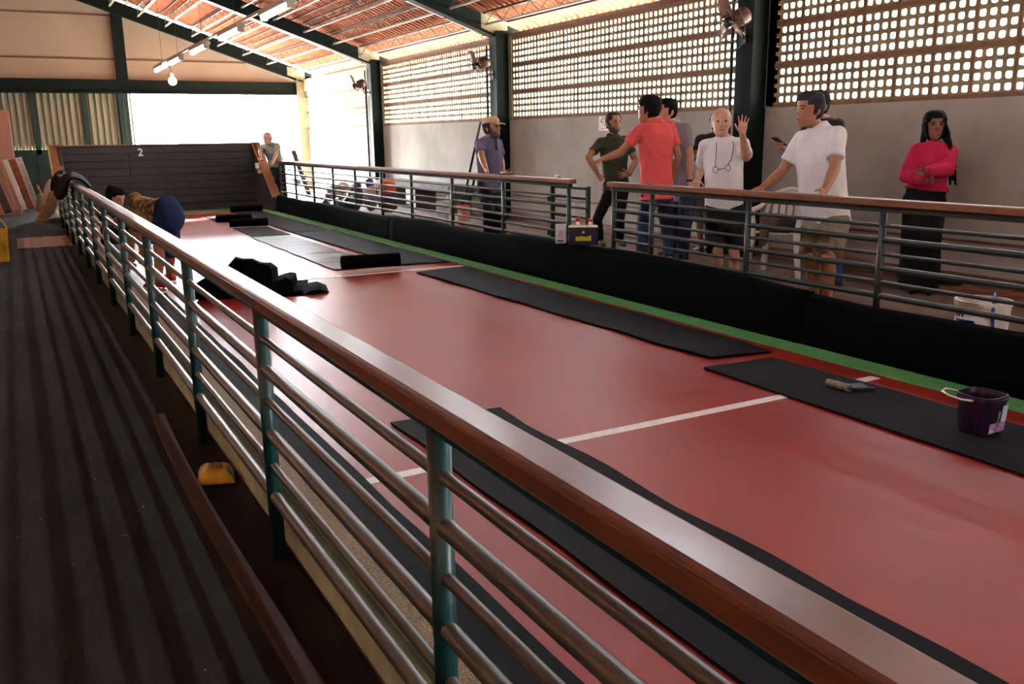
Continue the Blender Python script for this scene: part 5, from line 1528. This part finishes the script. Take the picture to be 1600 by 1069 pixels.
part('cap_brim', MB().slab([[F_(x * 0.085, 0.096 + 0.095 * t * (1 - 0.35 * x * x), 0.056 - 0.018 * t - 0.012 * x * x) for x in (-1, -0.6, -0.2, 0.2, 0.6, 1)] for t in (0, 0.5, 1)], F_.u * 0.006), C_capb, r_, smooth=True)
part('lanyard', MB().tube([J_['nb'] + J_['fwd'] * 0.09 + J_['lat'] * 0.05, J_['nb'] + J_['fwd'] * 0.135 - J_['sp'] * 0.1, J_['nb'] + J_['fwd'] * 0.14 - J_['sp'] * 0.16], 0.01, 6), G_DARKSH, r_, smooth=True)
# old man at the far end of the railing
person('old man in sage green shirt leaning on the far end of the railing', (5.42, 19.55), PZ, (418, 216), (420.5, 223.5), (432, 256), -15, -20, s=0.99, skin='fair', dd=(-0.25, -0.15, 0.05),
       armR=dict(el=(406, 237), es=-1, wr=(408, 247), ws=-1), armL=dict(el=(432, 240), es=-1, wr=(427, 252), ws=-1, curl=0.7),
       legR=dict(kn=(434, 280), an=(438, 302), ks=-1), legL=dict(kn=(442, 280), an=(445, 303), ks=-1), top=G_SAGE, hem=-0.12, bottom=G_BLACK, hair=m_fringe, hairm=C_hairW, shoe=C_shoe)
# two workers beyond the near railing
person('worker bending far over in patterned shirt and blue shorts', (1.32, 9.85), 0.0, (194, 352), (208, 335), (257, 338), -90, s=1.0, skin='tan', dd=(0.45, 0.35, 0.0), hdir='spine',
       armL=dict(el=(216, 362), es=-1, wr=(222, 395), ws=-1), armR=dict(el=(205, 360), es=1, wr=(206, 395), ws=1),
       legL=dict(kn=(246, 392), an=(248, 440), ks=-1, tl=0.40, cl=0.40), legR=dict(kn=(264, 394), an=(265, 434), ks=1, tl=0.40, cl=0.40), top=G_CAMO, hem=-0.02, bottom=G_BLUESH, bottom_kind='shorts', hair=m_short(0.06), hairm=C_hairD, shoe=mat('shoe_orange', (190, 62, 40), 0.6), legw=1.15, slim=1.05, bend=True, feet_dir=(-RH + VH * 0.4).normalized())
person('dark haired worker in black tee crouching behind the railing', (1.24, 11.75), 0.0, (181, 309), (179, 323), (180, 385), 60, 62, s=1.0, skin='fair', dd=(-0.1, 0, 0.05), nod=20,
       armL=dict(el=(192, 348), es=1, wr=(200, 366), ws=-1), armR=dict(el=(172, 346), es=-1, wr=(188, 360), ws=-1),
       legL=dict(kn=(199, 385), an=(196, 420), ks=-1), legR=dict(kn=(190, 392), an=(184, 428), ks=-1), top=G_BLACK, hem=-0.12, bottom=G_LIGHTJ, hair=m_short(0.05, -0.01), hairm=C_hairD, hair_args=(0.02, 0.008), shoe=C_shoe)
run_jobs()
